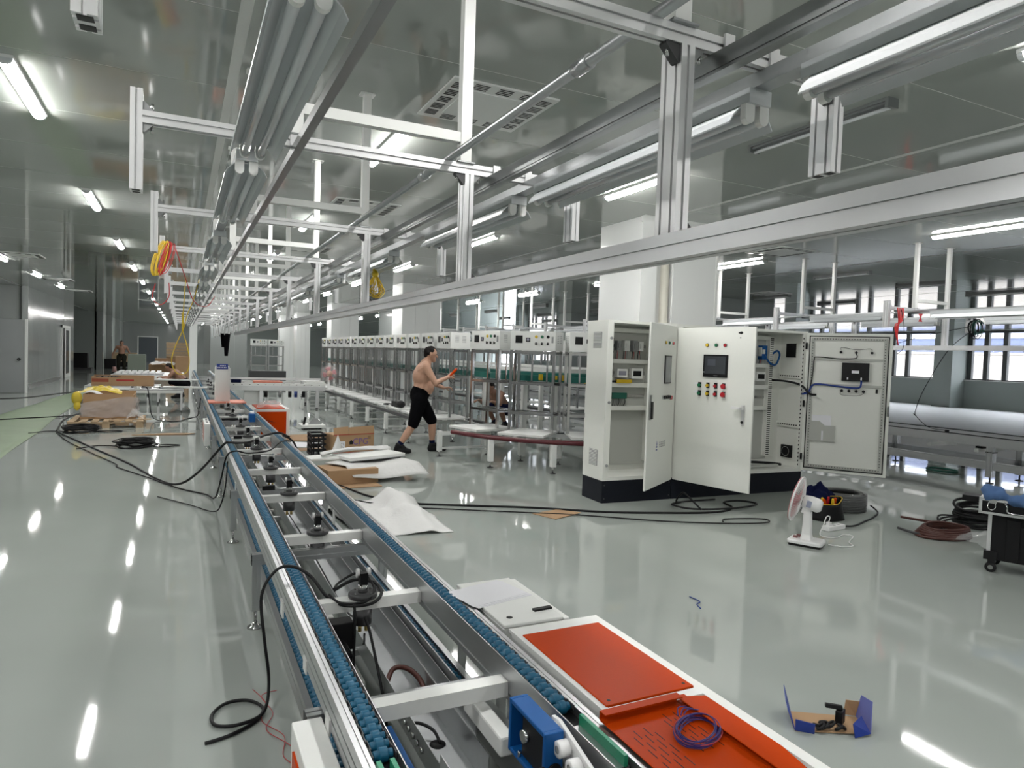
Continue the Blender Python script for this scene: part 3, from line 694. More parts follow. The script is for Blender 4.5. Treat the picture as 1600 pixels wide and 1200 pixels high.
for i in range(5):
    a = 0.10*i*(-1)**i*0.35
    g = G().boxc((1.235-0.004*i, 2.665+0.005*i, 0.5535+0.0006*i+0.0003), (0.21, 0.29, 0.0005), rz=PI/2+0.22+a*0.3)
    single('paper_sheet', g, PAPER, ['bottom', 'second lowest', 'middle', 'second highest', 'top'][i]+' sheet of the loose paper stack on the white electrical box', 'paper', 'papers on the electrical box')
oc = thing('drive_cabinet', 'white cabinet frame with orange sheet panels on top beside the conveyor', 'cabinet', (1.34, 1.7, 0))
G().box((1.15, 0.95, 0.02), (1.535, 2.29, 0.54)).build('body', WHITE, oc, bevel=0.004)
top = G()
for a, b in (((1.145, 2.22, 0.54), (1.54, 2.30, 0.552)), ((1.145, 0.95, 0.54), (1.168, 2.22, 0.552)), ((1.50, 0.95, 0.54), (1.54, 2.22, 0.552)), ((1.168, 1.62, 0.54), (1.50, 1.66, 0.552))): top.box(a, b)
top.build('top_frame', WHITE, oc)
G().box((1.165, 1.665, 0.541), (1.502, 2.225, 0.556)).build('orange_panel', ORANGE, oc, bevel=0.002)
for x, y in ((1.19, 1.69), (1.48, 1.69)): G().cyl((x, y, 0.5555), (x, y, 0.5566), 0.006, n=10).build('screw_hole', BLACK, oc)
# loose folded orange panel with vent slots
op = thing('vent_panel', 'loose orange sheet metal panel with slots lying on the cabinet', 'panel', (1.29, 1.3, 0.553))
G().box((1.10, 0.95, 0.556), (1.40, 1.60, 0.559)).build('sheet', ORANGE, op)
G().prism([(1.575, 0.559), (1.605, 0.559), (1.605, 0.585), (1.575, 0.585), (1.575, 0.582), (1.601, 0.582), (1.601, 0.562), (1.575, 0.562)], 'x', 1.10, 1.38).build('rear_fold', ORANGE, op)
G().prism([(1.375, 0.559), (1.405, 0.559), (1.405, 0.578), (1.375, 0.578), (1.375, 0.575), (1.40, 0.575), (1.40, 0.562), (1.375, 0.562)], 'y', 0.95, 1.60).build('side_fold', ORANGE, op)
for cx0, cy0 in ((1.135, 1.32), (1.27, 1.36), (1.135, 1.06), (1.27, 1.06)):
    for i in range(5):
        for j in range(3):
            x = cx0+0.018*i; y = cy0+0.062*j+(i % 2)*0.03
            G().box((x, y, 0.559), (x+0.003, y+0.042, 0.5594)).build('slot', BLACK, op)
single('orange_panel', G().add([(1.43, 1.62, 0.5545), (1.492, 1.60, 0.5545), (1.495, 1.3, 0.5545), (1.43, 0.96, 0.5545), (1.41, 0.96, 0.5545), (1.43, 1.62, 0.5565), (1.492, 1.60, 0.5565), (1.495, 1.3, 0.5565), (1.43, 0.96, 0.5565), (1.41, 0.96, 0.5565)],
        [(0, 4, 3, 2, 1), (5, 6, 7, 8, 9), (0, 1, 6, 5), (1, 2, 7, 6), (2, 3, 8, 7), (3, 4, 9, 8), (4, 0, 5, 9)]), ORANGE, 'second loose orange sheet panel under the slotted one', 'panel')
wc = thing('wire_coil', 'coil of thin violet and red wire lying on the slotted orange panel', 'wire coil', (1.315, 1.435, 0.56))
for i in range(9):
    a0 = 0.085+0.009*R_.uniform(-1, 1); b0 = 0.056+0.008*R_.uniform(-1, 1); ox, oy = R_.uniform(-.008, .008), R_.uniform(-.008, .008)
    pts = []
    for k in range(24):
        t = 2*PI*k/24; px, py = a0*math.cos(t), b0*math.sin(t); c_, s_ = math.cos(0.55), math.sin(0.55)
        pts.append((1.315+ox+px*c_-py*s_, 1.435+oy+px*s_+py*c_, 0.5625+0.0022*i+0.001*math.sin(3*t+i)))
    G().tube(pts, 0.0019, 5, closed=True).build('wire_loop', WIRER if i == 4 else WIREP, wc)
for q in range(3): G().tube(spl([(1.30+0.01*q, 1.50, 0.58), (1.325+0.012*q, 1.53-0.01*q, 0.585), (1.37+0.015*q, 1.545-0.02*q, 0.572)], 5), 0.0019, 5).build('wire_end', WIREP, wc)
# white / orange box at the left foot of the conveyor
lb = thing('drive_box', 'white steel box with orange side panel under the left rail, bottom of picture', 'cabinet', (0.38, 1.5, 0))
G().box((0.325, 0.9, 0.02), (0.418, 2.16, 0.43)).build('body', WHITE, lb, bevel=0.004)
G().box((0.318, 0.95, 0.05), (0.326, 2.09, 0.375)).build('side_panel', ORANGE, lb)
G().cyl((0.314, 2.06, 0.33), (0.319, 2.06, 0.33), 0.006, n=8).build('screw', BRASS, lb)
# white control box hung on the left rail
cbx = thing('rail_control_box', 'small white control box hung on the left rail near the white pillar', 'control box', (0.37, 10.5, 0.2))
G().box((0.30, 10.1, 0.23), (0.37, 10.9, 0.53)).build('body', WHITE, cbx, bevel=0.004)
G().box((0.296, 10.2, 0.27), (0.30, 10.8, 0.50)).build('faceplate', mat('pale_red_label', (0.6, 0.35, 0.33), 0.5), cbx)
G().box((0.37, 10.2, 0.3), (0.424, 10.8, 0.34)).build('hanger', ALU, cbx)
for i in range(3): G().box((0.325, 10.25+0.2*i, 0.53), (0.35, 10.35+0.2*i, 0.533)).build('slot', BLACK, cbx)
# pallet with the tall white appliance panel
single('pallet_board', G().box((0.455, 13.2, 0.566), (1.08, 13.9, 0.586)), SALMON, 'salmon pallet board riding on the conveyor under the white pillar box', 'board')
pb = thing('pillar_box', 'tall white pillar box with blue label standing on the conveyor', 'box', (0.69, 13.7, 0.586))
G().box((0.565, 13.45, 0.587), (0.815, 13.75, 1.20)).build('body', WHITE, pb, bevel=0.006)
lbx = G().box((0.585, 13.44, 1.175), (0.775, 13.452, 1.27)).build('label', LBLUE, pb)
G().box((0.57, 13.46, 1.20), (0.80, 13.7, 1.225)).build('cap', WHITE, pb)
for z, x0 in ((1.24, 0.64), (1.205, 0.60)):
    for i in range(6 if z < 1.22 else 4): G().box((x0+0.026*i, 13.436, z-0.008), (x0+0.018+0.026*i, 13.44, z+0.008)).build('label_print', PAPER, lbx)
# small blue actuator further along
ba = thing('lift_actuator', 'small blue lifting actuator on the right rail beyond the black cable', 'actuator', (0.96, 10.6, 0.5))
G().box((0.91, 10.55, 0.50), (0.99, 10.75, 0.62)).build('housing', BLUEB, ba, bevel=0.004); G().box((0.53, 10.85, 0.50), (0.9, 10.95, 0.53)).build('arm', BLACK, ba); G().cyl((0.95, 10.65, 0.62), (0.95, 10.65, 0.65), 0.03, n=12).build('cap', FANW, ba)
# ================================================================ control cabinets
def louver(g_parent, x, y0, y1, z0, z1):
    o = G().box((x-0.004, y0, z0), (x, y1, z1)).build('louver', MGREY, g_parent)
    n = int((z1-z0)/0.016)
    for i in range(n): G().box((x-0.008, y0+0.01, z0+0.008+i*0.016), (x-0.004, y1-0.01, z0+0.014+i*0.016)).build('slat', WHITE, o)
    return o
CZ0, CZ1 = 0.25, 2.03
def cabinet_shell(t, W, D):
    G().box((0, 0, 0), (W, D, 0.245)).build('plinth', PLINTH, t, bevel=0.004)
    G().box((0, D-0.02, CZ0), (W, D, CZ1)).build('back', CABW, t)
    G().box((0, 0, CZ0), (0.02, D-0.02, CZ1)).build('side', CABW, t); G().box((W-0.02, 0, CZ0), (W, D-0.02, CZ1)).build('side', CABW, t)
    G().box((0.02, 0, CZ1-0.03), (W-0.02, D-0.02, CZ1)).build('top', CABW, t); G().box((0.02, 0, CZ0), (W-0.02, D-0.02, CZ0+0.04)).build('bottom', CABW, t)
    fr = G()
    for a, b in (((0.02, 0, CZ0+0.04), (0.075, 0.02, CZ1-0.03)), ((W-0.075, 0, CZ0+0.04), (W-0.02, 0.02, CZ1-0.03))): fr.box(a, b)
    fr.build('front_frame', CABW, t)
def devices(t, x0, x1, yb):
    """mounting plate with ducts, rails, breakers and contactors"""
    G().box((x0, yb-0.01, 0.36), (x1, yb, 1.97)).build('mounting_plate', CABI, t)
    for z in (1.94, 1.58, 1.30, 1.03):
        dct = G().box((x0, yb-0.07, z-0.025), (x1, yb-0.01, z+0.025)).build('cable_duct', CABW, t)
    for xx in (x0, x1-0.07):
        dct = G().box((xx, yb-0.07, 0.40), (xx+0.07, yb-0.01, 1.97)).build('cable_duct', CABW, t)
        gg = G()
        z = 0.42
        while z < 1.95: gg.box((xx+0.008, yb-0.0715, z), (xx+0.062, yb-0.0695, z+0.011)); z += 0.026
        gg.build('duct_slots', BLACK, dct)
    for z in (1.76, 1.44, 1.17): G().box((x0+0.08, yb-0.02, z-0.017), (x1-0.08, yb-0.01, z+0.017)).build('din_rail', STEEL, t)
    rr = random.Random(int(x0*100)+3)
    x = x0+0.10; i = 0
    sz = [(0.10, 0.17, BLACK), (0.05, 0.11, MGREY), (0.07, 0.12, WHITE), (0.06, 0.13, MGREY), (0.06, 0.11, WHITE), (0.05, 0.10, BLACK), (0.06, 0.12, WHITE), (0.045, 0.12, BLUEB), (0.06, 0.1, MGREY)]
    while x < x1-0.14:
        wd, h, m = sz[i % len(sz)]; i += 1
        d = G().box((x, yb-0.09, 1.76-h/2), (x+wd, yb-0.02, 1.76+h/2)).box((x+0.01, yb-0.105, 1.76-h/4), (x+wd-0.01, yb-0.09, 1.76+h/4)).build('breaker', m, t)
        for q in range(3): G().tube(spl([(x+wd*(q+0.5)/3, yb-0.06, 1.76-h/2), (x+wd*(q+0.5)/3, yb-0.055, 1.69-0.03), (x+wd*(q+0.5)/3+0.005, yb-0.04, 1.60)], 3), 0.004, 4).build('wire', [RUBBER, WIRER, MGREY][q], d)
        x += wd+rr.choice((0.02, 0.05))
    x = x0+0.09; i = 0
    sz = [(0.12, 0.09, BLACK, WIRER), (0.14, 0.10, WHITE, DISPW), (0.15, 0.12, WHITE, BLACK), (0.07, 0.10, MGREY, TEAL), (0.12, 0.1, WHITE, BLACK)]
    while x < x1-0.2:
        wd, h, m, m2 = sz[i % 5]; i += 1
        d = G().box((x, yb-0.08, 1.44-h/2), (x+wd, yb-0.02, 1.44+h/2)).build('power_supply', m, t)
        G().box((x+0.02, yb-0.084, 1.44-h/4), (x+wd-0.02, yb-0.08, 1.44+h/4)).build('face', m2, d)
        x += wd+0.06
    x = x0+0.22
    d = G().box((x, yb-0.07, 1.14), (x+0.2, yb-0.02, 1.21)).build('terminal_block', TEAL, t)
    for q in range(7): G().tube(spl([(x+0.015+0.027*q, yb-0.06, 1.14), (x+0.01+0.027*q, yb-0.075, 1.10), (x+0.02+0.024*q, yb-0.05, 1.055)], 3), 0.0045, 4).build('wire', [RUBBER, GREYP, MGREY][q % 3], d)
ca = thing('control_cabinet', 'open grey control cabinet standing left, beside the testing stations', 'cabinet', rz=1e-6)
WA, DA = 0.925, 0.44
cabinet_shell(ca, WA, DA); devices(ca, 0.08, 0.85, DA-0.03)
louver(ca, 0.0, 0.12, 0.30, 1.72, 1.90); louver(ca, 0.0, 0.12, 0.30, 0.40, 0.58)
G().box((0.34, DA-0.12, 1.325), (0.55, DA-0.085, 1.365)).build('yellow_tool', BTN_Y, ca); G().box((0.10, DA-0.11, 1.33), (0.34, DA-0.085, 1.352)).build('tool_handle', BLACK, ca)
for z in (0.42, 1.12, 1.83): G().cyl((0.045, -0.012, z), (0.045, 0.0, z), 0.016, n=10).build('latch_stud', MGREY, ca)
for x in (0.03, 0.90): 
    for z in (0.05, 0.2): G().cyl((x, -0.004, z), (x, 0.0, z), 0.008, n=8).build('plinth_bolt', DGREY, ca)
# door of the left cabinet: local x from hinge outwards, y = outer face direction -y
def door(parent, hinge, ang, W, flip=False, nm='door'):
    """thin door leaf as a part; built in cabinet coordinates at hinge, rotated by ang about z"""
    M = Matrix.Translation(hinge) @ Matrix.Rotation(ang, 4, 'Z')
    return M
def gx(g, M): g.v = [tuple(M @ Vector(p)) for p in g.v]; return g
M = door(ca, (0.895, -0.005, 0), rad(180+36), 0.90)      # local +x runs from hinge to free edge, local +y = outside after turning
dA = gx(G().box((0, -0.0, 0.235), (0.90, 0.022, 1.995)), M).build('door', CABW, ca, bevel=0.003)
def on(gr, name, m, par): return gx(gr, M).build(name, m, par)
def button(x, z, m, yo, r=0.016, par=None, d=0.018):
    on(G().cyl((x, yo, z), (x, yo+d*0.5, z), r*1.25, n=12), 'button_bezel', STEEL, par); on(G().cyl((x, yo+d*0.5, z), (x, yo+d, z), r, n=12), 'button', m, par)
yo = 0.022
for x, m in ((0.42, BTN_Y), (0.29, BTN_G), (0.16, BTN_R)): button(x, 1.80, m, yo, par=dA)
on(G().box((0.20, yo, 1.35), (0.42, yo+0.012, 1.66)), 'display_frame', BLACK, dA); on(G().box((0.215, yo+0.012, 1.365), (0.405, yo+0.014, 1.645)), 'display', mat('grey_display', (0.22, 0.23, 0.24), 0.25), dA)
for x, m in ((0.43, BLACK), (0.365, BLACK), (0.30, BLACK), (0.235, BLACK)): button(x, 1.20, m, yo, 0.018, dA, 0.03)
button(0.19, 1.19, BTN_R, yo, 0.022, dA, 0.03)
on(G().box((0.84, yo, 0.98), (0.87, yo+0.02, 1.24)), 'handle_plate', STEEL, dA); on(G().box((0.832, yo+0.02, 0.99), (0.875, yo+0.035, 1.17)), 'handle', BLACK, dA)
on(G().add([(0.60, yo+0.001, 0.66), (0.545, yo+0.001, 0.66), (0.572, yo+0.001, 0.74)], [(0, 1, 2)]), 'blue_triangle_logo', LBLUE, dA)
on(G().add([(0.585, yo+0.0015, 0.675), (0.56, yo+0.0015, 0.675), (0.5725, yo+0.0015, 0.70)], [(0, 1, 2)]), 'logo_cutout', CABW, dA)
for i in range(4):                         # four small grey characters beside the logo
    x = 0.49-i*0.055; gg = G()
    for a, b, c_, d in ((0, 0, 0.04, 0.006), (0, 0.027, 0.04, 0.033), (0.004, 0.052, 0.036, 0.058), (0.006, 0, 0.011, 0.06), (0.028, 0, 0.033, 0.06)): gg.box((x-a, yo, 0.655+b), (x-c_, yo+0.001, 0.655+d))
    on(gg, 'character', GREYP, dA)
on(G().box((0.595, yo, 0.63), (0.55, yo+0.001, 0.645)), 'logo_text', LBLUE, dA)
ca.location = (4.2, 6.255, 0); ca.rotation_euler = (0, 0, -0.04)

cbn = thing('control_cabinet', 'wide double-door grey control cabinet, both doors swung open', 'cabinet', rz=1e-6)
WB = 2.02
cabinet_shell(cbn, WB, DA); devices(cbn, 1.05, 1.80, DA-0.03)
G().box((WB-0.30, DA-0.05, 0.4), (WB-0.27, DA-0.03, 1.95)).build('plate_edge', CABW, cbn)
for z in (1.46, 0.83):
    sr = G().box((WB-0.024, 0.04, z-0.03), (WB-0.02-0.03, DA-0.03, z+0.03)).build('side_rail', CABW, cbn)
    for q in range(9): G().box((WB-0.0525, 0.06+q*0.038, z-0.008), (WB-0.0495, 0.08+q*0.038, z+0.008)).build('hole', BLACK, sr)
gg = G()
z = 0.33
while z < 1.95: gg.box((WB-0.0765, -0.0012, z), (WB-0.060, 0.0002, z+0.02)); z += 0.05
gg.build('frame_holes', BLACK, cbn)
vf = G().box((WB-0.03, 0.16, 1.70), (WB-0.021, 0.32, 1.88)).build('vent_fan', BLACK, cbn)
vf2 = G().box((WB-0.06, 0.14, 0.40), (WB-0.021, 0.30, 0.56)).build('vent_fan', BLACK, cbn); G().tube([(WB-0.062, 0.22+0.06*math.cos(a), 0.48+0.06*math.sin(a)) for a in [2*PI*k/16 for k in range(16)]], 0.004, 5, closed=True).build('fan_ring', STEEL, vf2)
G().tube(spl([(WB-0.40, DA-0.12, 1.72), (WB-0.34, DA-0.16, 1.62), (WB-0.22, DA-0.14, 1.60), (WB-0.15, DA-0.13, 1.72), (WB-0.18, DA-0.12, 1.78), (WB-0.24, DA-0.10, 1.74)], 6), 0.013, 7).build('blue_conduit', BLUEB, cbn)
G().box((WB-0.44, DA-0.13, 1.66), (WB-0.36, DA-0.05, 1.84)).build('blue_module', BLUEB, cbn)
G().tube(spl([(WB-0.25, DA-0.06, 1.40), (WB-0.12, 0.2, 1.39), (WB-0.06, 0.02, 1.35), (WB-0.03, -0.10, 1.25), (WB+0.02, -0.16, 1.24)], 6), 0.014, 7).build('cable_bundle', RUBBER, cbn)
G().tube(spl([(0.9, DA-0.1, 0.335), (1.4, DA-0.12, 0.34), (1.75, DA-0.16, 0.32), (1.82, 0.15, 0.32)], 5), 0.018, 7).build('cable_bundle', RUBBER, cbn)
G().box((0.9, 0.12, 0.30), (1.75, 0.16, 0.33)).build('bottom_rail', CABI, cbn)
# left leaf, turned towards the camera
M = door(cbn, (0.02, -0.005, 0), rad(-74), 0.97)
dB = gx(G().box((0, -0.022, 0.235), (0.98, 0.0, 1.985)), M).build('door', CABW, cbn, bevel=0.003)
M = M @ Matrix.Scale(-1, 4, (0, 1, 0))       # outer face side
for x, m in ((0.40, BTN_Y), (0.515, BTN_G), (0.625, BTN_R)): button(x, 1.79, m, yo, 0.017, dB)
on(G().box((0.365, yo, 1.44), (0.665, yo+0.014, 1.685)), 'display_frame', BLACK, dB)
on(G().box((0.385, yo+0.014, 1.475), (0.645, yo+0.016, 1.668)), 'display', SCREEN2, dB)
on(G().box((0.42, yo+0.016, 1.565), (0.52, yo+0.0165, 1.635)), 'display_patch', mat('screen_grey', (0.075, 0.08, 0.10), 0.2), dB)
on(G().box((0.50, yo+0.014, 1.453), (0.55, yo+0.0145, 1.461)), 'display_print', GREYP, dB); on(G().box((0.37, yo+0.014, 1.49), (0.383, yo+0.0145, 1.496)), 'indicator', PAPER, dB)
for j, z in enumerate((1.345, 1.255)):
    for x, m in ((0.325, BTN_G), (0.43, BTN_Y), (0.53, BTN_R), (0.63, BTN_R)):
        on(G().box((x-0.017, yo, z-0.027), (x+0.017, yo+0.012, z+0.033)), 'button_bezel', BLACK, dB)
        on(G().cyl((x, yo+0.012, z), (x, yo+0.03, z), 0.017 if x < 0.6 else 0.027, n=14), 'button', m, dB)
    on(G().box((0.255, yo, z+0.008), (0.298, yo+0.002, z+0.024)), 'name_strip', PAPER, dB)
on(G().box((0.855, yo, 0.95), (0.89, yo+0.012, 1.16)), 'handle_plate', ALUW, dB); on(G().box((0.755, yo+0.03, 1.115), (0.88, yo+0.05, 1.14)).box((0.86, yo+0.01, 1.112), (0.885, yo+0.05, 1.143)), 'lever_handle', FANW, dB)
on(G().cyl((0.872, yo+0.01, 0.98), (0.872, yo+0.022, 0.98), 0.014, n=10), 'key_lock', BLACK, dB)
on(G().box((0.775, yo, 1.915), (0.83, yo+0.001, 1.931)).box((0.795, yo, 1.909), (0.82, yo+0.001, 1.937)), 'maker_mark', BLACK, dB)
on(G().box((0.795, yo, 1.865), (0.81, yo+0.001, 1.877)), 'small_mark', GREYP, dB)
# right leaf, inner face towards the camera
M = door(cbn, (WB-0.03, -0.008, 0), rad(-50), 0.95)
dC = gx(G().box((0, 0, 0.27), (0.96, 0.022, 2.015)), M).build('door', CABW, cbn, bevel=0.003)
def dbar(a, b, m, nm, par=dC): return on(G().box(a, b), nm, m, par)
for a, b in (((0.035, -0.006, 0.305), (0.925, 0, 0.317)), ((0.035, -0.006, 1.968), (0.925, 0, 1.98)), ((0.035, -0.006, 0.317), (0.047, 0, 1.968)), ((0.913, -0.006, 0.317), (0.925, 0, 1.968))): dbar(a, b, BLACK, 'door_seal')
fr_ = [((0.06, -0.02, 0.33), (0.90, 0, 0.36)), ((0.06, -0.02, 1.925), (0.90, 0, 1.955)), ((0.06, -0.02, 0.36), (0.095, 0, 1.925)), ((0.865, -0.02, 0.36), (0.90, 0, 1.925))]
for i, (a, b) in enumerate(fr_):
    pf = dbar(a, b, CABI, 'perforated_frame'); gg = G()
    if i < 2:
        x = 0.09
        while x < 0.88: gg.box((x, -0.0208, (a[2]+b[2])/2-0.005), (x+0.011, -0.0198, (a[2]+b[2])/2+0.005)); x += 0.03
    else:
        z = 0.39
        while z < 1.92: gg.box(((a[0]+b[0])/2-0.005, -0.0208, z), ((a[0]+b[0])/2+0.005, -0.0198, z+0.011)); z += 0.034
    on(gg, 'frame_holes', BLACK, pf)
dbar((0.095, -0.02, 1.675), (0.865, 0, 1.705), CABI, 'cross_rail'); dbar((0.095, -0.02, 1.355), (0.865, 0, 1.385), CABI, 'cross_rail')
bx_ = dbar((0.42, -0.05, 1.43), (0.72, 0, 1.655), BLACK, 'display_back')
dbar((0.53, -0.052, 1.525), (0.61, -0.05, 1.56), PAPER, 'rating_label', bx_)
dbar((0.48, -0.065, 1.445), (0.495, -0.05, 1.475), PAPER, 'plug', bx_); dbar((0.63, -0.065, 1.445), (0.645, -0.05, 1.475), PAPER, 'plug', bx_)
for x in (0.40, 0.57, 0.74): on(G().cyl((x, -0.045, 1.78), (x, 0, 1.78), 0.016, n=10), 'lamp_socket', BLACK, dC)
for x in (0.43, 0.51, 0.59, 0.67): on(G().cyl((x, -0.045, 1.305), (x, 0, 1.305), 0.018, n=10), 'switch_body', BLACK, dC)
on(G().tube(spl([(0.40, -0.03, 1.80), (0.41, -0.03, 1.84), (0.57, -0.03, 1.815), (0.72, -0.03, 1.83), (0.74, -0.03, 1.80)], 5), 0.003, 4), 'wire', BLACK, dC)
on(G().tube(spl([(0.42, -0.03, 1.29), (0.43, -0.03, 1.255), (0.6, -0.03, 1.25), (0.68, -0.03, 1.285)], 5), 0.003, 4), 'wire', BLACK, dC)
on(G().tube(spl([(0.0, -0.03, 1.26), (0.06, -0.03, 1.30), (0.09, -0.03, 1.50), (0.10, -0.03, 1.68), (0.14, -0.03, 1.715), (0.40, -0.03, 1.70), (0.57, -0.03, 1.712), (0.57, -0.03, 1.77)], 6), 0.006, 5), 'cable', RUBBER, dC)
on(G().tube(spl([(-0.02, -0.05, 1.24), (0.05, -0.04, 1.265), (0.12, -0.035, 1.37), (0.35, -0.035, 1.36), (0.55, -0.035, 1.345), (0.63, -0.05, 1.36), (0.64, -0.06, 1.44)], 6), 0.011, 6), 'cable', WIREB, dC)
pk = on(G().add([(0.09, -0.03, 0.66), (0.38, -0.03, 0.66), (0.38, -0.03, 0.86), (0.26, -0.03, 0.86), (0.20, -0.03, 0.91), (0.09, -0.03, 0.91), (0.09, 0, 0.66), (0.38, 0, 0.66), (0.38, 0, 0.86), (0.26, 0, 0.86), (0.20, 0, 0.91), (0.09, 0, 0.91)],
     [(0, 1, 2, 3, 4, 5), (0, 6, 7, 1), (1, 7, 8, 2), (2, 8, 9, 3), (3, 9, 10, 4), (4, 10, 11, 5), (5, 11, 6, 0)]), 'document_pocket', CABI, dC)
on(G().box((0.11, -0.018, 0.80), (0.33, -0.012, 0.985)), 'document', PAPER, pk); on(G().box((0.225, -0.0315, 0.67), (0.245, -0.03, 0.79)), 'paper_strip', PAPER, pk)
for z in (0.45, 1.12, 1.85): on(G().cyl((0.005, -0.03, z-0.04), (0.005, -0.03, z+0.04), 0.013, n=10), 'hinge', BLACK, dC)
on(G().box((0.935, -0.03, 1.02), (0.958, 0.0, 1.14)), 'lock_tongue', STEEL, dC); on(G().box((0.80, -0.03, 1.29), (0.825, -0.02, 1.34)), 'earth_tag', BLACK, dC)
cbn.location = (5.13, 6.218, 0); cbn.rotation_euler = (0, 0, -0.04)

# ================================================================ testing loop
LC = (5.95, 10.0)
lt = thing('testing_loop', 'oval pallet track on white legs curving round with a dark red rim', 'track', (5.95, 12, 0))
def loop_pts(r, yend=24.0, n=18):
    """left straight, front semicircle, right straight"""
    pts = [(LC[0]-r, yend)]
    for k in range(n+1):
        a = PI+PI*k/n; pts.append((LC[0]+r*math.cos(a), LC[1]+r*math.sin(a)))
    pts.append((LC[0]+r, yend)); return pts
def loop_band(r0, r1, z0, z1, yend=24.0, n=18):
    A, B = loop_pts(r0, yend, n), loop_pts(r1, yend, n); v = []; f = []
    for p, q in zip(A, B): v += [(p[0], p[1], z0), (q[0], q[1], z0), (q[0], q[1], z1), (p[0], p[1], z1)]
    for i in range(len(A)-1):
        for k in range(4): f.append((4*i+k, 4*i+(k+1) % 4, 4*i+4+(k+1) % 4, 4*i+4+k))
    f += [(3, 2, 1, 0), tuple(4*(len(A)-1)+k for k in range(4))]
    return G().add(v, f)
arc = []
for k in range(19): a = rad(196)+rad(148)*k/18; arc.append((LC[0]+2.32*math.cos(a), LC[1]+2.32*math.sin(a)))
g = G(); v = []; f = []
for k in range(19):
    a = rad(192)+rad(156)*k/18
    for rr, zz in ((2.29, 0.39), (2.35, 0.40), (2.365, 0.425), (2.35, 0.455), (2.29, 0.46)): v.append((LC[0]+rr*math.cos(a), LC[1]+rr*math.sin(a), zz))
for k in range(18):
    for q in range(5): f.append((5*k+q, 5*k+(q+1) % 5, 5*k+5+(q+1) % 5, 5*k+5+q))
g.add(v, f, True).build('curved_rim', DRED, lt)
G().box((LC[0]-2.29, 11.15, 0.40), (LC[0]-2.24, 24, 0.45)).build('outer_rail', DGREY, lt); G().box((LC[0]+2.24, 10, 0.40), (LC[0]+2.29, 24, 0.45)).build('outer_rail', DGREY, lt)
loop_band(1.45, 1.52, 0.40, 0.45).build('inner_rail', ALU, lt)
loop_band(1.22, 1.30, 0.40, 0.45).build('inner_rail', DGREY, lt)
def tleg(x, y): 
    l_ = G().box((x-0.035, y-0.035, 0.09), (x+0.035, y+0.035, 0.40)).build('leg', WHITE, lt)
    G().cyl((x, y, 0.012), (x, y, 0.09), 0.012, n=8).build('levelling_rod', STEEL, l_); G().lathe([(0.002, 0.012), (0.04, 0.010), (0.045, 0.0), (0.002, 0.0)], (x, y, 0), n=12).build('foot_pad', DGREY, l_)
ys = [12.99+1.475*k for k in range(-1, 8)]
for y in ys:
    for X in (3.62, 4.45, 7.5, 8.25): tleg(X, y)
    G().box((3.62, y-0.025, 0.34), (4.45, y+0.025, 0.39)).build('leg_brace', WHITE, lt); G().box((3.62, y-0.02, 0.12), (4.45, y+0.02, 0.15)).build('leg_brace', WHITE, lt)
for a in (182, 212, 235, 262, 290, 318, 345):
    c_, s_ = math.cos(rad(a)), math.sin(rad(a))
    tleg(LC[0]+2.33*c_, LC[1]+2.33*s_); tleg(LC[0]+1.5*c_, LC[1]+1.5*s_)
    G().bar((LC[0]+2.3*c_, LC[1]+2.3*s_, 0.36), (LC[0]+1.5*c_, LC[1]+1.5*s_, 0.36), 0.05).build('leg_brace', WHITE, lt)
    if a in (182, 262): G().bar((LC[0]+2.3*c_, LC[1]+2.3*s_, 0.13), (LC[0]+1.5*c_, LC[1]+1.5*s_, 0.13), 0.03).build('leg_brace', WHITE, lt)
# green belt inside the loop
gbt = thing('belt_conveyor', 'green belt conveyor running at half height inside the oval of stations', 'conveyor', (5.95, 12, 0))
loop_band(1.28, 1.36, 1.22, 1.31).build('belt', BELT, gbt); loop_band(0.82, 0.90, 1.26, 1.34, 12.0).build('belt', BELT, gbt)
loop_band(0.98, 1.02, 1.36, 1.42).build('side_guide', WHITE, gbt)
for a in (200, 228, 256, 284, 312, 340): G().box((LC[0]+1.1*math.cos(rad(a))-0.04, LC[1]+1.1*math.sin(rad(a))-0.04, 0), (LC[0]+1.1*math.cos(rad(a))+0.04, LC[1]+1.1*math.sin(rad(a))+0.04, 1.25)).build('post', WHITE, gbt)
for y in range(11, 24, 2):
    for s in (-1, 1): G().box((LC[0]+s*1.1-0.04, y-0.04, 0), (LC[0]+s*1.1+0.04, y+0.04, 1.25)).build('post', WHITE, gbt)
for a in (222, 231, 236, 250, 262): G().boxc((LC[0]+1.42*math.cos(rad(a)), LC[1]+1.42*math.sin(rad(a)), 1.29 if a < 240 else 1.2), (0.05, 0.05, 0.09 if a in (222, 236) else 0.06)).build('yellow_sensor', BTN_Y, gbt)
